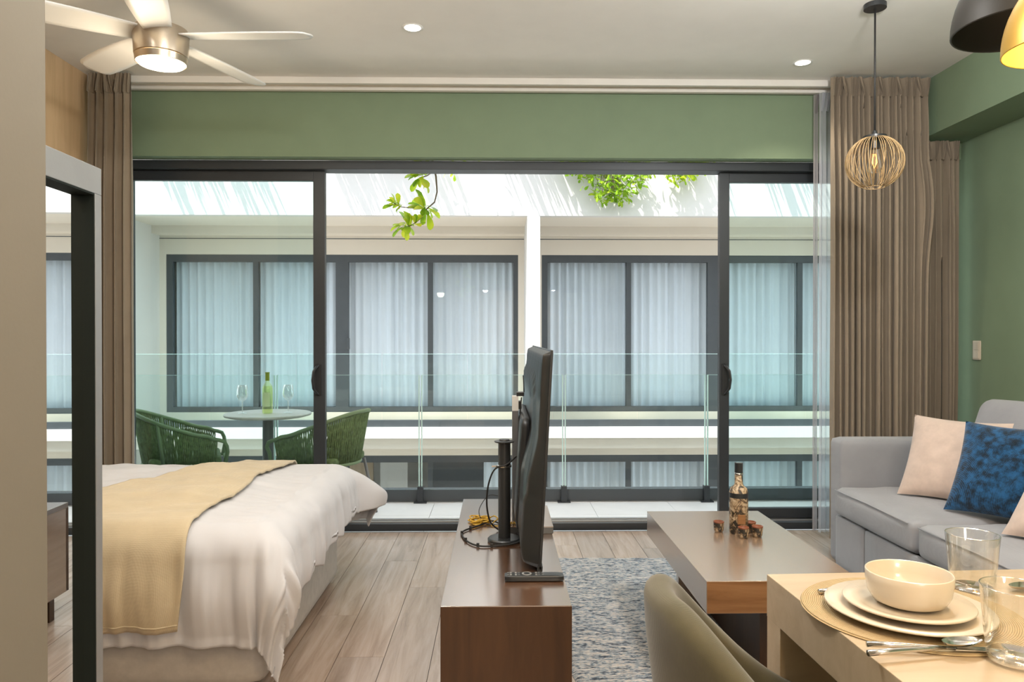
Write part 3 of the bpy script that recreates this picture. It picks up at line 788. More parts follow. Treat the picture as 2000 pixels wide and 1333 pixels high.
def duvet_pt(u, v):
    hxv = 0.37 - 0.09*v
    x = -2.40 + u*(BX-0.02+hxv+2.40); y = (BY0+0.03-hn) + v*((BY1-0.05+hf)-(BY0+0.03-hn))
    # hem waves
    if u > 0.98: x += 0.015*sin(y*17)
    return duv(x, y) - Vector((-1.62, 3.18, 0))
dv = build('duvet', G().grid(duvet_pt, 220, 220), M_duvet, bed, smooth=True)
md = dv.modifiers.new('thick', 'SOLIDIFY'); md.thickness = 0.007; md.offset = -1
rn = thing('bed_runner', 'mustard woven throw laid across the white duvet and hanging down', 'throw', (-1.62, 3.18, 0))
def runner_pt(u, v):
    y = (BY0+0.03-0.405) + v*((BY1-0.05+0.30)-(BY0+0.03-0.405))
    xl = -1.22 - 0.40*sm(3.9, 2.55, y) - 0.06 if y > 2.55 else -1.68
    xl = -1.24 + (-1.66+1.24)*max(0, min(1, (3.86-y)/1.35))
    xr = -1.035 + 0.012*sin(y*9) - 0.05*sm(2.5, 2.15, y)
    x = xl + u*(xr-xl)
    return duv(x, y, 0.013) - Vector((-1.62, 3.18, 0))
ro = build('woven_cloth', G().grid(runner_pt, 50, 130), M_runner, rn, smooth=True)
md = ro.modifiers.new('thick', 'SOLIDIFY'); md.thickness = 0.008; md.offset = 1
build('hem_stitch', G().tube([runner_pt(i/49, 0.012)+Vector((0, -0.010, 0)) for i in range(50)], 0.003, 5), M_runner, rn, smooth=True)

# ================================================================== STANDING MIRROR
AL = radians(-1.0)
mir = thing('standing_mirror', 'tall grey metal framed mirror standing in front of the bed', 'mirror', (-0.977, 1.85, 0.0), -AL)
MW, MT = 0.50, 1.648      # local: +x out of the glass, y from -MW to 0
sbox('top_bar', (-0.028, 0.0, -MW, 0, MT-0.066, MT), M_mirrorframe, mir, 0.002)
sbox('bottom_bar', (-0.028, 0.0, -MW, 0, 0.02, 0.10), M_mirrorframe, mir, 0.002)
sbox('side_bar', (-0.028, 0.0, -0.031, 0, 0.10, MT-0.066), M_mirrorframe, mir, 0.002)
sbox('side_bar', (-0.028, 0.0, -MW, -MW+0.031, 0.10, MT-0.066), M_mirrorframe, mir, 0.002)
sbox('inner_rebate', (-0.028, -0.001, -0.035, -0.0311, 0.10, MT-0.066), M_darkreveal, mir)
sbox('inner_rebate', (-0.028, -0.001, -MW+0.0311, -MW+0.035, 0.10, MT-0.066), M_darkreveal, mir)
sbox('inner_rebate', (-0.028, -0.001, -MW+0.035, -0.035, MT-0.070, MT-0.0661), M_darkreveal, mir)
sbox('mirror_glass', (-0.034, -0.028, -MW+0.031, -0.031, 0.10, MT-0.066), M_mirror, mir)
sbox('back_board', (-0.044, -0.034, -MW, 0, 0.02, MT), M_darkreveal, mir)
for yy in (-MW+0.06, -0.10):
    sbox('foot', (-0.22, 0.10, yy, yy+0.05, 0.0, 0.02), M_mirrorframe, mir, 0.003)

# ================================================================== TV CONSOLE
con = thing('tv_console', 'long low walnut console standing end-on in the middle of the room', 'console', (0.02, 2.69, 0))
c0x, c1x, c0y, c1y = -0.177, 0.181, -0.675, 0.665
sbox('top_panel', (c0x, c1x, c0y+0.003, c1y-0.003, 0.478, 0.50), M_walnut, con, 0.0015)
sbox('end_panel', (c0x+.0005, c1x-.0005, c0y+0.003, c0y+0.022, 0.11, 0.478), M_walnut_v, con)
sbox('end_veneer', (c0x, c1x, c0y, c0y+0.0028, 0.11, 0.4985), M_walnut_v, con)
sbox('end_panel', (c0x+.0005, c1x-.0005, c1y-0.022, c1y-.0005, 0.11, 0.478), M_walnut_v, con, 0.001)
sbox('back_panel', (c0x+.0005, c0x+0.018, c0y+0.022, c1y-0.022, 0.11, 0.478), M_coffee, con)
sbox('bottom_panel', (c0x+0.018, c1x-0.002, c0y+0.022, c1y-0.022, 0.11, 0.13), M_walnut, con)
for k in range(3):
    y0 = c0y+0.025+k*0.43
    d = sbox('drawer_front', (c1x-0.02, c1x-.0005, y0, y0+0.425, 0.133, 0.474), M_walnut, con, 0.002)
    sbox('finger_pull', (c1x-0.0006, c1x+0.008, y0+0.15, y0+0.27, 0.455, 0.465), M_black, d)
for sx in (c0x+0.03, c1x-0.07):
    for sy in (c0y+0.06, c1y-0.10):
        sbox('leg', (sx, sx+0.04, sy, sy+0.04, 0.0, 0.11), M_walnut_v, con, 0.002)

# television on its plate stand, leaning slightly toward the sofa
TVN, TVH, TVW = 2.30, 0.685, 1.22
tv = thing('television', 'flat black television seen edge-on above the console', 'television', (0.134, TVN, 0.508))
TR = (0, radians(3.1), 0)
def tvback(u, v):
    y = 0.004 + u*(TVW-0.008); z = 0.004 + v*(TVH-0.008)
    e = min(1, min(u, 1-u)/0.012)*min(1, min(v, 1-v)/0.02)
    e = sqrt(max(0, e))
    low = sm(0.62, 0.36, v + 0.10*sm(0.25, 0.0, u)*0)
    T = 0.026 + 0.026*low
    
    # sweeping crease
    cv = 0.30 + 0.55*sm(0.0, 0.30, u)
    T += 0.010*sm(-0.04, 0.02, cv-v)*sm(0.0, 0.1, v)
    if v > 0.72: T += 0.0035*sin(u*190)*sm(0.72, 0.8, v)*sm(1.0, 0.93, v)
    return (-0.006 - T*e, y, z)
build('back_cover', G().grid(tvback, 110, 60), M_tv, tv, smooth=True, rot=TR)
sbox('bezel', (-0.008, 0.0, 0, TVW, 0, TVH), M_black, tv, 0.0015, rot=TR)
sbox('screen', (0.0, 0.001, 0.008, TVW-0.008, 0.012, TVH-0.008), M_darkreveal, tv, rot=TR)
build('electronics_box', G().rcube((-0.058, 0.62, 0.235), (0.040, 0.62, 0.40), 0.02, 8), M_black, tv, smooth=True, weld=True, rot=TR)
build('lower_corner_foot', G().box(-0.012, 0.004, 0.0, 0.035, -0.006, 0.012), M_black, tv, bevel=0.002, rot=TR)
stand = thing('tv_plate_stand', 'flat upright taupe post on a low base plate behind the television', 'tv stand', (0.12, 2.93, 0.50))
sbox('base_plate', (-0.085, 0.085, -0.175, 0.17, 0.0, 0.024), M_greymetal, stand, 0.002)
sbox('base_cover', (-0.0852, 0.0852, -0.1752, 0.1702, 0.0241, 0.027), M_coffee, stand)
sbox('upright_post', (-0.066, -0.042, -0.09, -0.03, 0.027, 0.45), M_greymetal, stand, 0.002)
sbox('post_cap', (-0.066, -0.042, -0.088, -0.032, 0.45, 0.505), M_white, stand)
sbox('mount_arm', (-0.042, -0.03, -0.08, -0.03, 0.455, 0.485), M_black, stand, 0.002)
sbox('mount_arm', (-0.05, -0.02, -0.08, -0.03, 0.505, 0.52), M_black, stand, 0.002)
build('mount_bolt', G().tube([(-0.045, -0.06, 0.40), (-0.02, -0.06, 0.40)], 0.006, 8), M_black, stand)
build('mount_bolt', G().tube([(-0.045, -0.06, 0.22), (-0.015, -0.06, 0.22)], 0.006, 8), M_black, stand)
build('cable_loop', G().tube([(-0.03, -0.07, 0.50), (-0.036, -0.08, 0.44), (-0.028, -0.085, 0.40), (-0.04, -0.085, 0.36), (-0.02, -0.08, 0.33)], 0.003, 6), M_cord, stand, smooth=True)
build('cable_loop', G().tube([(-0.02, -0.06, 0.52), (-0.022, -0.07, 0.56), (-0.024, -0.075, 0.585)], 0.002, 6), M_cord, stand, smooth=True)
pole = thing('pole_stand', 'black round pole on a disc base with a flanged top on the console', 'pole stand', (0.022, 2.66, 0.50))
build('disc_base', G().lathe([(0.0, 0.0), (0.058, 0.0), (0.060, 0.003), (0.060, 0.010), (0.056, 0.014), (0.0, 0.014)], 40, cap0=False, cap1=False), M_black, pole, smooth=True, angle=35)
build('pole', G().lathe([(0.022, 0.014), (0.022, 0.36)], 24), M_black, pole, smooth=True, angle=40)
build('top_flange', G().lathe([(0.022, 0.352), (0.035, 0.356), (0.036, 0.360), (0.020, 0.362), (0.018, 0.366), (0.0, 0.366)], 28, cap1=False), M_black, pole, smooth=True, angle=35)
build('clip_band', G().lathe([(0.0225, 0.265), (0.026, 0.267), (0.026, 0.273), (0.0225, 0.275)], 24, cap0=False, cap1=False).box(-0.045, -0.02, -0.006, 0.006, 0.267, 0.272), M_steel, pole)
zc = 0.505
bc = thing('black_cable', 'black cable with small clips looped around the pole base', 'cable', (-0.03, 2.66, 0.5))
def loc(pts, o): return [Vector(p)-Vector(o) for p in pts]
def spline(pts, n=8):
    P = [Vector(p) for p in pts]; out = []
    for i in range(len(P)-1):
        p0, p1, p2, p3 = P[max(i-1, 0)], P[i], P[i+1], P[min(i+2, len(P)-1)]
        for k in range(n):
            t = k/n
            out.append(0.5*((2*p1)+(p2-p0)*t+(2*p0-5*p1+4*p2-p3)*t*t+(3*p1-p0-3*p2+p3)*t**3))
    out.append(P[-1]); return out
o = (-0.03, 2.66, 0.5)
path = spline(loc([(0.0, 2.90, zc), (-0.03, 2.92, zc+.003), (-0.075, 2.86, zc), (-0.13, 2.78, zc), (-0.128, 2.70, zc), (-0.10, 2.62, zc), (-0.06, 2.58, zc), (-0.01, 2.583, zc), (0.04, 2.592, zc+.002), (0.075, 2.61, zc+.006), (0.085, 2.66, zc+.006), (0.07, 2.75, zc), (0.05, 2.85, zc)], o))
build('cord', G().tube(path, 0.0032, 6), M_cord, bc, smooth=True)
for k in (10, 20, 27, 36, 46, 54):
    p = path[k]; build('cable_clip', G().box(-0.005, 0.005, -0.004, 0.004, -0.004, 0.008), M_cord, bc, loc=p)
bc2 = thing('black_cable', 'thin black cable rising from the console up to the pole', 'cable', (-0.03, 2.72, 0.5))
o = (-0.03, 2.72, 0.5)
build('cord', G().tube(spline(loc([(0.0, 2.80, zc), (-0.03, 2.78, 0.54), (-0.042, 2.72, 0.62), (-0.035, 2.68, 0.70), (-0.012, 2.65, 0.76), (0.03, 2.635, 0.78), (0.065, 2.68, 0.80)], o)), 0.0032, 6), M_cord, bc2, smooth=True)
build('cord', G().tube(spline(loc([(0.0, 2.95, 0.60), (-0.04, 2.95, 0.60), (-0.075, 2.93, 0.55), (-0.06, 2.9, 0.51), (-0.02, 2.86, zc)], o)), 0.0016, 5), M_cord, bc2, smooth=True)
yc = thing('yellow_cable', 'coiled bundle of yellow cable lying on the console', 'cable', (-0.075, 2.92, 0.5))
rnd = random.Random(11); pts = []
for i in range(60):
    a = i*0.55; r = 0.028+0.012*sin(i*1.7); pts.append((r*1.15*cos(a)+0.004*sin(i), r*0.9*sin(a)*1.5, 0.006+0.014*(0.5+0.5*sin(i*0.9))))
build('coil', G().tube(spline(pts, 4), 0.0028, 6), M_yellow, yc, smooth=True)
build('tail', G().tube(spline([(0.03, 0, 0.01), (0.06, 0.03, 0.02), (0.09, -0.02, 0.006), (0.12, -0.05, 0.005), (0.05, -0.06, 0.004), (0.08, 0.02, 0.012), (0.13, 0.03, 0.005)], 6), 0.0025, 6), M_yellow, yc, smooth=True)
yc2 = thing('yellow_cable', 'short zigzag of yellow cable on the base plate between pole and television', 'cable', (0.075, 2.78, 0.5285))
build('coil', G().tube([(-0.03+0.05*(i/10), (0.02 if i % 2 else -0.01), 0.004) for i in range(11)], 0.004, 6), M_yellow, yc2, smooth=True)
rem = thing('remote_control', 'black slim remote control lying crosswise at the near end of the console', 'remote control', (0.108, 2.232, 0.50))
build('body', G().rcube((0, 0, 0.010), (0.178, 0.040, 0.019), 0.006, 6), M_black, rem, smooth=True, weld=True)
build('dial_ring', G().lathe([(0.009, 0.0), (0.015, 0.0), (0.015, 0.002), (0.009, 0.002)], 24, cap0=False, cap1=False), M_silverline, rem, loc=(-0.022, 0, 0.019))
for i, x in enumerate((-0.078, -0.07, -0.055, -0.046, 0.006, 0.014, 0.026)):
    for yy in (-0.009, 0.009):
        sbox('button', (x-0.0028, x+0.0028, yy-0.004, yy+0.004, 0.0185, 0.0205), M_silverline if i in (1, 2, 4) else M_greymetal, rem)

# ================================================================== RUG, COFFEE TABLE
rug = thing('rug', 'blue-grey flecked woven rug under the wooden coffee table', 'rug', (1.05, 3.0, 0.0))
def rugtop(u, v):
    x = -0.78 + 1.50*u; y = -1.15 + 2.24*v
    e = 1 if 0 < u < 1 and 0 < v < 1 else 0
    return (x + (0.01*noise.noise((x*9, y*9, 3)) if e else 0.006*sin(y*30)), y + (0 if e else 0.006*sin(x*35)), 0.0015 + e*(0.009 + 0.004*noise.noise((x*14, y*60, 0.5))))
build('pile', G().grid(rugtop, 120, 240), M_rug, rug, smooth=True)
ct = thing('coffee_table', 'thick slab wooden coffee table in front of the grey sofa', 'coffee table', (0.953, 2.945, 0))
build('slab_top', G().box(-0.26, 0.26, -0.495, 0.495, 0.312, 0.42), M_coffee, ct, bevel=0.0015)
sbox('end_grain_panel', (-0.2585, 0.2585, -0.4958, -0.4950, 0.3135, 0.4185), M_coffee_e, ct)
sbox('leg_panel', (-0.16, 0.16, 0.30, 0.34, 0.012, 0.312), M_coffee, ct, 0.002)
sbox('leg_panel', (0.10, 0.20, -0.36, -0.32, 0.012, 0.312), M_walnut_v, ct, 0.002)
sbox('center_panel', (-0.02, 0.02, -0.32, 0.30, 0.012, 0.312), M_walnut_v, ct, 0.002)
db = thing('decorated_bottle', 'tall bottle in carved beige mosaic with black cap on the coffee table', 'bottle', (0.995, 3.05, 0.42))
build('body', G().lathe([(0.0, 0.0), (0.036, 0.0), (0.038, 0.006), (0.038, 0.155)], 36, cap0=False, cap1=False), M_bead, db, smooth=True, angle=40)
build('shoulder_band', G().lathe([(0.0385, 0.150), (0.0385, 0.170)], 36, cap0=False, cap1=False), M_black, db, smooth=True)
build('shoulder', G().lathe([(0.038, 0.170), (0.033, 0.188), (0.019, 0.200), (0.0165, 0.208), (0.016, 0.245), (0.0, 0.245)], 32, cap0=False, cap1=False), M_bead, db, smooth=True)
build('neck_ring', G().lathe([(0.0165, 0.243), (0.018, 0.245), (0.018, 0.249), (0.0165, 0.251)], 24, cap0=False, cap1=False), M_steel, db, smooth=True)
build('cap', G().lathe([(0.0, 0.250), (0.0165, 0.250), (0.0165, 0.292), (0.0, 0.292)], 24, cap0=False, cap1=False), M_black, db, smooth=True, angle=40)
sbox('relief_panel', (-0.016, 0.016, -0.0415, -0.030, 0.045, 0.085), M_coffee_e, db, 0.002)
sbox('top_disc', (-0.012, 0.012, -0.012, 0.012, 0.292, 0.2935), M_steel, db)
def cup(label, x, y):
    t = thing('shot_cup', label, 'cup', (x, y, 0.42), 0, 'mosaic shot cups on the coffee table')
    build('body', G().lathe([(0.0, 0.0), (0.015, 0.0), (0.0195, 0.010), (0.021, 0.028), (0.0215, 0.040)], 28, cap0=False, cap1=False), M_bead, t, smooth=True)
    build('clay_rim', G().lathe([(0.0215, 0.040), (0.0225, 0.045), (0.020, 0.046), (0.017, 0.036), (0.0, 0.032)], 28, cap0=False, cap1=False), M_redclay, t, smooth=True)
cup('small mosaic shot cup standing alone, on the television side of the bottle', 0.918, 3.07)
cup('small mosaic shot cup directly in front of the bottle', 0.990, 2.975)
cup('small mosaic shot cup in front on the sofa side of the bottle', 1.052, 2.99)
cup('small mosaic shot cup half hidden behind the others beside the bottle', 1.048, 3.06)

# ================================================================== SOFA
sofa = thing('sofa', 'grey fabric sofa bed with square arms against the green wall', 'sofa', (2.33, 3.10, 0))
def sl(x, y, z): return (x-2.33, y-3.10, z)
build('base_frame', G().rcube(sl(2.34, 3.08, 0.165), (1.02, 1.62, 0.26), 0.02, 6), M_sofa, sofa, smooth=True, weld=True)
build('armrest', G().rcube(sl(2.34, 3.95, 0.355), (1.06, 0.15, 0.67), 0.03, 14), M_sofa, sofa, smooth=True, weld=True)
build('armrest', G().rcube(sl(2.34, 2.20, 0.355), (1.06, 0.15, 0.67), 0.03, 14), M_sofa, sofa, smooth=True, weld=True)
build('back_frame', G().rcube(sl(2.76, 3.08, 0.42), (0.16, 1.60, 0.78), 0.04, 8), M_sofa, sofa, smooth=True, weld=True)
def crown(kz, wr=0.0, seed=0):
    def d(p, h):
        a = (1-(p[0]/h[0])**2)*(1-(p[1]/h[1])**2); s = 1 if p[2] > 0 else -0.3
        w = wr*noise.noise((p[0]*9, p[1]*9, seed)) if p[2] > 0 else 0
        b = (1-(p[1]/h[1])**2)*(1-(p[2]/h[2])**2)*0.012*(-1 if p[0] < 0 else 0)
        return (p[0]+b, p[1], p[2]+s*kz*a+w)
    return d
for y0, y1, sd in ((3.12, 3.87, 1), (2.28, 3.10, 2)):
    c = build('seat_cushion', G().rcube(sl(2.205, (y0+y1)/2, 0.372), (0.89, y1-y0-0.004, 0.145), 0.038, 16, crown(0.018, 0.006, sd)), M_sofa, sofa, smooth=True, weld=True)
    ya, yb = y0-3.10+0.03, y1-3.10-0.03
    build('piping', G().tube([(-0.572, ya, 0.432), (-0.572, (ya+yb)/2, 0.436), (-0.572, yb, 0.432)], 0.0035, 6), M_sofa, c, smooth=True)
for y0, y1 in ((3.57, 3.872), (2.28, 3.562)):
    build('front_panel', G().rcube(sl(1.79, (y0+y1)/2, 0.165), (0.035, y1-y0, 0.262), 0.012, 6), M_sofa, sofa, smooth=True, weld=True)
def backcush(y0, y1):
    n = 14
    g = G().rcube((0, 0, 0), (0.19, y1-y0, 0.50), 0.07, 16, lambda p, h: (p[0]*(0.75+0.35*(1-(p[1]/h[1])**2)*(1-(p[2]/h[2])**2)), p[1], p[2]+0.012*cos(p[1]*4)))
    return build('back_cushion', g, M_sofa, sofa, smooth=True, weld=True, loc=sl(2.52, (y0+y1)/2, 0.66), rot=(0, radians(17), 0))
backcush(3.08, 3.86); backcush(2.29, 3.07)
for fx in (1.86, 2.80):
    for fy in (2.22, 3.93):
        sbox('foot', (fx-2.33-0.025, fx-2.33+0.025, fy-3.10-0.025, fy-3.10+0.025, 0.0, 0.035), M_black, sofa)
def pillow(name, label, corner, ex, ez, size, mat, th=0.075, seed=1):
    """corner: lower corner resting on the seat; ex: direction of the lower edge; ez: direction up the side"""
    ex = Vector(ex).normalized(); ez = Vector(ez); ez = (ez - ex*ez.dot(ex)).normalized(); n = ex.cross(ez)
    t = thing(name, label, 'cushion', corner)
    def side(s):
        def fn(u, v):
            a, b = 2*u-1, 2*v-1
            k = ((1-abs(a)**2.6)*(1-abs(b)**2.6))
            th_ = th*k**0.55
            inset_a = a*(1-0.07*(1-b*b)); inset_b = b*(1-0.07*(1-a*a))
            w = 0.006*noise.noise((a*3, b*3, seed))*k + 0.010*noise.noise((a*7, b*2.0, seed+5))*k*(1-k)
            return ex*((inset_a+1)/2*size) + ez*((inset_b+1)/2*size) + n*(s*th_ + w)
        return fn
    build('front_cover', G().grid(side(1), 34, 34), mat, t, smooth=True)
    build('back_cover', G().grid(side(-1), 34, 34), mat, t, smooth=True)
    return t
pillow('throw_cushion', 'pale beige velvet cushion leaning between the armrest and the blue cushion', (1.955, 3.60, 0.463), (0.62, -0.70, -0.02), (0.24, 0.02, 0.34), 0.43, M_pink, 0.075, 1)
pillow('throw_cushion', 'deep blue chenille cushion leaning in front of the beige one', (1.985, 3.27, 0.463), (0.50, -0.80, 0.0), (0.20, 0.03, 0.36), 0.43, M_blue, 0.07, 2)
pillow('throw_cushion', 'beige cushion whose corner shows at the edge of the sofa beside the blue one', (1.965, 2.86, 0.463), (0.34, -0.90, 0.0), (0.25, 0.06, 0.34), 0.42, M_pink, 0.07, 3)

# ================================================================== DINING CHAIR AND TABLE
ch = thing('dining_chair', 'olive velvet tub dining chair pulled up to the pale table', 'chair', (0.50, 1.235, 0))
def chair_h(th):       # rim height by angle from the back (0) to the arm tips
    a = abs(th); return 0.815 - 0.255*sm(0.25, 2.05, a)
def shell(u, v):
    th = (2*u-1)*2.05
    h = chair_h(th); z0 = 0.40
    def pt(rad, z):
        k = 0.80 + 0.20*sm(0.36, 0.80, z)
        fl = 1.0
        return Vector((-0.225*cos(th)*rad*k*1.0 + (0.0), 0.228*sin(th)*rad*k, z))
    t = 0.026
    if v < 0.42:
        s = v/0.42; return pt(1.0+t/0.22, z0 + (h-t-z0)*s)
    if v < 0.58:
        s = (v-0.42)/0.16; a = pi*s
        return pt(1.0 + t/0.22*cos(a), h - t + t*sin(a))
    s = (v-0.58)/0.42
    return pt(1.0 - t/0.22, h - t - (h-t-z0-0.04)*s)
build('tub_shell', G().grid(shell, 72, 46), M_velvet, ch, smooth=True)
build('seat_cushion', G().lathe([(0.0, 0.39), (0.17, 0.39), (0.195, 0.41), (0.20, 0.44), (0.185, 0.465), (0.12, 0.478), (0.0, 0.482)], 40, cap0=False, cap1=False), M_velvet, ch, smooth=True)
for sx in (-1, 1):
    for sy in (-1, 1):
        build('leg', G().tube([(sx*0.13, sy*0.13, 0.40), (sx*0.19, sy*0.18, 0.0)], 0.014, 10, taper=[0.018, 0.010]), M_black, ch, smooth=True)

dt = thing('dining_table', 'pale oak dining table with slab ends carrying a place setting', 'dining table', (0.548, 1.502, 0), radians(2.4))
# local: far corner at the origin, table runs to +x and -y
DX, DY = 0.98, 0.86
build('table_top', G().box(0, DX, -DY, 0, 0.664, 0.75), M_dtable, dt, bevel=0.0015)
sbox('slab_leg', (0.0005, DX-.0005, -0.064, -0.0005, 0, 0.664), M_dtable, dt, 0.0015)
sbox('slab_leg', (0.0005, DX-.0005, -DY+0.0005, -DY+0.064, 0, 0.664), M_dtable, dt, 0.0015)
mat_o = thing('placemat', 'round coiled jute placemat under the stacked plates', 'placemat', (0.722, 1.285, 0.75))
build('coiled_disc', G().lathe([(0.0, 0.0), (0.178, 0.0), (0.180, 0.002), (0.178, 0.005), (0.0, 0.005)], 72, cap0=False, cap1=False), M_jute, mat_o, smooth=True, angle=40)
def plate(name, label, z, r, hgt):
    t = thing(name, label, 'plate', (0.708, 1.268, z), 0, 'stacked plates')
    build('dish', G().lathe([(0.0, 0.0), (r*0.62, 0.0), (r*0.70, 0.003), (r*0.96, hgt-0.003), (r, hgt), (r*0.985, hgt+0.0025), (r*0.72, 0.0085), (r*0.6, 0.006), (0.0, 0.006)], 72, cap0=False, cap1=False), M_cer, t, smooth=True)
plate('dinner_plate', 'large beige dinner plate, lowest of the stack on the placemat', 0.7552, 0.134, 0.014)
plate('side_plate', 'smaller beige plate between the dinner plate and the bowl', 0.7650, 0.104, 0.013)
bw = thing('bowl', 'deep beige bowl on top of the stacked plates', 'bowl', (0.712, 1.272, 0.7732))
build('bowl_wall', G().lathe([(0.0, 0.0), (0.045, 0.0), (0.058, 0.006), (0.066, 0.020), (0.069, 0.040), (0.0695, 0.054), (0.068, 0.0555), (0.0665, 0.054), (0.064, 0.035), (0.058, 0.015), (0.045, 0.008), (0.0, 0.006)], 64, cap0=False, cap1=False), M_cer, bw, smooth=True)
def tumbler(label, x, y, z):
    t = thing('tumbler', label, 'drinking glass', (x, y, z), 0, 'clear tumblers')
    build('glass_wall', G().lathe([(0.034, 0.010), (0.036, 0.0), (0.037, 0.004), (0.046, 0.108), (0.0455, 0.1095), (0.0445, 0.108), (0.0355, 0.012)], 48, cap0=False, cap1=False), M_clear, t, smooth=True)
    build('glass_base', G().lathe([(0.0, 0.0), (0.0355, 0.0), (0.0362, 0.004), (0.0350, 0.010), (0.0, 0.009)], 48, cap0=False, cap1=False), M_white_glass, t, smooth=True)
    build('glass_rim', G().tube([(0.0455*cos(2*pi*i/48), 0.0455*sin(2*pi*i/48), 0.109) for i in range(48)], 0.0009, 5, closed=True), M_white_glass, t, smooth=True)
tumbler('clear tumbler standing behind the bowl in front of the sofa', 0.903, 1.395, 0.75)
tumbler('clear tumbler cut by the picture edge, in front of the placemat', 0.767, 1.085, 0.7552)
def spoonlike(name, label, p0, p1, kind, z=0.757):
    p0, p1 = Vector((*p0, z)), Vector((*p1, z)); d = p1-p0; L = d.length; rz = atan2(d.y, d.x)
    t = thing(name, label, kind, p0, rz)
    hl = L*0.66
    build('handle', G().tube([(0, 0, 0.005), (hl*0.3, 0, 0.005), (hl*0.75, 0, 0.004), (hl, 0, 0.003)], 0.004, 8, taper=[0.0048, 0.0046, 0.0034, 0.0025]), M_steel, t, smooth=True)
    if kind == 'spoon':
        build('spoon_bowl', G().grid(lambda u, v: (hl-0.004+(L-hl)*u, (0.017*sqrt(max(0, 1-(2*u-1)**2))*(1-0.25*u))*(2*v-1), 0.010 - 0.009*sqrt(max(0, 1-(2*u-1)**2))*(1-(2*v-1)**2) + 0.002), 22, 12), M_steel, t, smooth=True)
    elif kind == 'knife':
        g = G(); g.add([(hl-0.004, -0.006, 0.002), (hl, 0.008, 0.002), (L*0.9, 0.009, 0.0015), (L, 0.002, 0.001), (L*0.95, -0.004, 0.001), (hl-0.004, -0.006, 0.004), (hl, 0.008, 0.004), (L*0.9, 0.009, 0.0032), (L, 0.002, 0.0025), (L*0.95, -0.004, 0.0025)],
              [(0, 1, 2, 3, 4), (9, 8, 7, 6, 5), (0, 5, 6, 1), (1, 6, 7, 2), (2, 7, 8, 3), (3, 8, 9, 4), (4, 9, 5, 0)])
        build('blade', g, M_steel, t)
    else:
        build('fork_head', G().box(hl-0.004, hl+0.03, -0.011, 0.011, 0.002, 0.004), M_steel, t, bevel=0.001)
        for k in range(4):
            sbox('tine', (hl+0.03, L, -0.011+k*0.0063, -0.0078+k*0.0063, 0.002, 0.004), M_steel, t)
    return t
spoonlike('table_knife', 'steel table knife lying along the near side of the placemat', (0.567, 1.129), (0.765, 1.107), 'knife')
spoonlike('soup_spoon', 'steel soup spoon lying across the knife with its bowl toward the glass', (0.549, 1.089), (0.745, 1.122), 'spoon', 0.760)
spoonlike('dinner_fork', 'steel fork handle poking out behind the stacked plates', (0.597, 1.367), (0.78, 1.43), 'fork', 0.7555)
spoonlike('table_spoon', 'steel spoon at the picture edge behind the near tumbler', (1.14, 1.42), (0.965, 1.385), 'spoon', 0.751)

# ================================================================== LAMPS, FAN, SMALL FITTINGS
pd = thing('wire_globe_pendant', 'rattan wire globe pendant lamp with clear bulb hanging by the curtain', 'pendant lamp', (1.775, 3.474, 2.055))
build('ceiling_canopy', G().lathe([(0.05, ZC-2.055-0.022), (0.05, ZC-2.055)], 32), M_black, pd, smooth=True, angle=40)
build('cord', G().tube([(0, 0, 0.15), (0, 0, ZC-2.055-0.02)], 0.0045, 8), M_cord, pd, smooth=True)
build('top_cap', G().lathe([(0.052, 0.108), (0.052, 0.124), (0.014, 0.130), (0.008, 0.15)], 32), M_black, pd, smooth=True, angle=40)
build('socket', G().lathe([(0.022, 0.108), (0.022, 0.065)], 20), M_black, pd, smooth=True, angle=40)
bulb = build('bulb', G().lathe([(0.014, 0.066), (0.018, 0.05), (0.030, 0.005), (0.034, -0.022), (0.026, -0.045), (0.0, -0.055)], 10, cap0=False, cap1=False), M_bulb, pd)
build('filament', G().tube([(-0.005, 0, 0.04), (-0.008, 0.004, 0.0), (0, 0, -0.028), (0.008, -0.004, 0.0), (0.005, 0, 0.04)], 0.0032, 6), M_filament, bulb, smooth=True)
rnd = random.Random(2); wm = []
for i in range(58):
    a = 2*pi*i/58 + rnd.uniform(-0.03, 0.03); tw = rnd.uniform(-0.35, 0.35); pts = []
    for k in range(15):
        ph = radians(22) + (radians(158+rnd.uniform(-1, 1)) - radians(22))*k/14
        aa = a + tw*(k/14)**2
        pts.append((0.128*sin(ph)*cos(aa), 0.128*sin(ph)*sin(aa), 0.125*cos(ph)))
    build('wire', G().tube(pts, 0.0016, 4), M_wire, pd, smooth=True)
build('bottom_ring', G().tube([(0.047*cos(2*pi*i/30), 0.047*sin(2*pi*i/30), -0.117) for i in range(30)], 0.0018, 5, closed=True), M_wire, pd, smooth=True)

def dome(name, label, x, y, z, r, h, mout, min_, glow=None):
    t = thing(name, label, 'pendant lamp', (x, y, z))
    pr = [(r*cos(a), h*sin(a)) for a in [radians(q) for q in range(0, 90, 7)]] + [(0.02, h)]
    build('outer_shade', G().lathe(pr, 48, cap0=False, cap1=False), mout, t, smooth=True)
    pi_ = [(q*0.97, w*0.965) for q, w in pr]
    build('inner_lining', G().lathe(pi_+[(0.0, h*0.96)], 48, cap0=False, cap1=False), min_, t, smooth=True)
    build('rim', G().tube([(r*0.985*cos(2*pi*i/48), r*0.985*sin(2*pi*i/48), 0) for i in range(48)], r*0.016, 6, closed=True), mout, t, smooth=True)
    build('cord', G().tube([(0, 0, h), (0, 0, ZC-z)], 0.004, 8), M_cord, t, smooth=True)
    build('bulb', G().lathe([(0.0, h*0.30), (0.02, h*0.36), (0.026, h*0.5), (0.014, h*0.75), (0.014, h*0.95)], 16, cap0=False, cap1=False), glow or M_white, t, smooth=True)
    return t
dome('dome_pendant', 'black dome pendant lamp high over the dining table', 1.155, 1.62, 1.915, 0.138, 0.17, M_blackshade, M_blackshade)
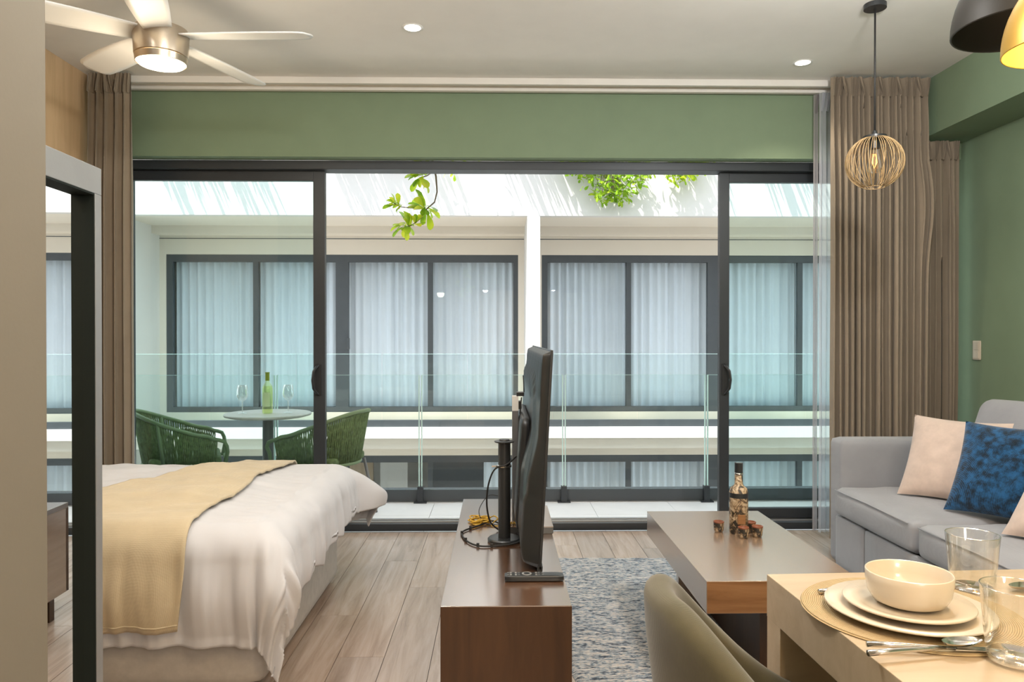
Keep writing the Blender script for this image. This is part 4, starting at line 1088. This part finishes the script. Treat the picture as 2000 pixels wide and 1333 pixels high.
dome('dome_pendant', 'gold dome pendant lamp glowing inside, beside the black one', 1.055, 1.36, 1.77, 0.105, 0.15, M_goldshade, M_goldshade, M_goldglow)
pt = bpy.data.lights.new('gold_lamp_light', 'POINT'); pt.energy = 5; pt.color = (1.0, 0.66, 0.28); pt.shadow_soft_size = 0.03
o = bpy.data.objects.new('gold_lamp_light', pt); COL.objects.link(o); o.location = (1.055, 1.36, 1.80)

FX, FY = -1.445, 3.22
fan = thing('ceiling_fan', 'five-bladed ceiling fan with nickel drum and lit disc above the bed', 'ceiling fan', (FX, FY, 2.40))
build('motor_drum', G().lathe([(0.103, 0.035), (0.108, 0.038), (0.113, 0.13), (0.108, 0.15), (0.05, 0.165)], 48), M_nickel, fan, smooth=True, angle=35)
build('lamp_ring', G().lathe([(0.100, 0.006), (0.103, 0.008), (0.106, 0.033), (0.100, 0.033)], 48, cap0=False, cap1=False), M_nickel, fan, smooth=True, angle=35)
build('light_lens', G().lathe([(0.0, -0.012), (0.06, -0.008), (0.09, 0.0), (0.100, 0.010)], 48, cap0=False, cap1=False), M_fanlight, fan, smooth=True)
build('down_rod', G().lathe([(0.02, 0.16), (0.02, 0.30), (0.075, 0.34), (0.075, ZC-2.40)], 32), M_white, fan, smooth=True, angle=40)
def blade(u, v):
    r = 0.10 + 0.55*u; w = 0.055 + 0.02*sin(u*pi*0.8)
    e = 1 if u < 0.9 else sqrt(max(0, 1-((u-0.9)/0.1)**2))*0.75+0.25
    y = (2*v-1)*w*e
    return (r, y, 0.125 + y*0.20)
bl_me = G().grid(blade, 26, 8).mesh('blade', M_white, True)
for k in range(5):
    a = radians(-2+72*k)
    b = link('blade', bl_me, fan, (0, 0, 0), (0, 0, a)); md = b.modifiers.new('thick', 'SOLIDIFY'); md.thickness = 0.006
pt = bpy.data.lights.new('fan_lamp_light', 'POINT'); pt.energy = 9; pt.color = (1.0, 0.84, 0.62); pt.shadow_soft_size = 0.09
o = bpy.data.objects.new('fan_lamp_light', pt); COL.objects.link(o); o.location = (FX, FY, 2.30)
def downlight(label, x, y):
    t = thing('recessed_downlight', label, 'downlight', (x, y, ZC), 0, 'recessed ceiling downlights')
    build('trim_ring', G().lathe([(0.040, -0.001), (0.052, -0.004), (0.055, 0.0)], 36, cap0=False, cap1=False), M_white, t, smooth=True)
    build('lens', G().lathe([(0.0, -0.002), (0.041, -0.002)], 36, cap0=False, cap1=False), M_downlight, t)
    d = bpy.data.lights.new('downlight_lamp', 'SPOT'); d.energy = 16; d.spot_size = radians(110); d.spot_blend = 0.6; d.color = (1.0, 0.88, 0.70); d.shadow_soft_size = 0.04
    o = bpy.data.objects.new('downlight_lamp', d); COL.objects.link(o); o.location = (x, y, ZC-0.03)
downlight('round recessed ceiling light nearer the fan', -0.433, 3.78)
downlight('round recessed ceiling light nearer the wire globe lamp', 1.74, 4.22)
sw = thing('light_switch', 'cream two-gang switch plate on the green wall above the sofa', 'switch', (XR, 4.47, 1.15), radians(90))
# local: -? plate lies on the wall facing -x  (local +y points to world -x)
build('plate', G().rcube((0, 0.004, 0), (0.075, 0.008, 0.118), 0.003, 6), M_cer, sw, smooth=True, weld=True)
for zz in (-0.026, 0.026):
    sbox('rocker', (-0.022, 0.022, 0.008, 0.0105, zz-0.022, zz+0.022), M_cer, sw, 0.001)
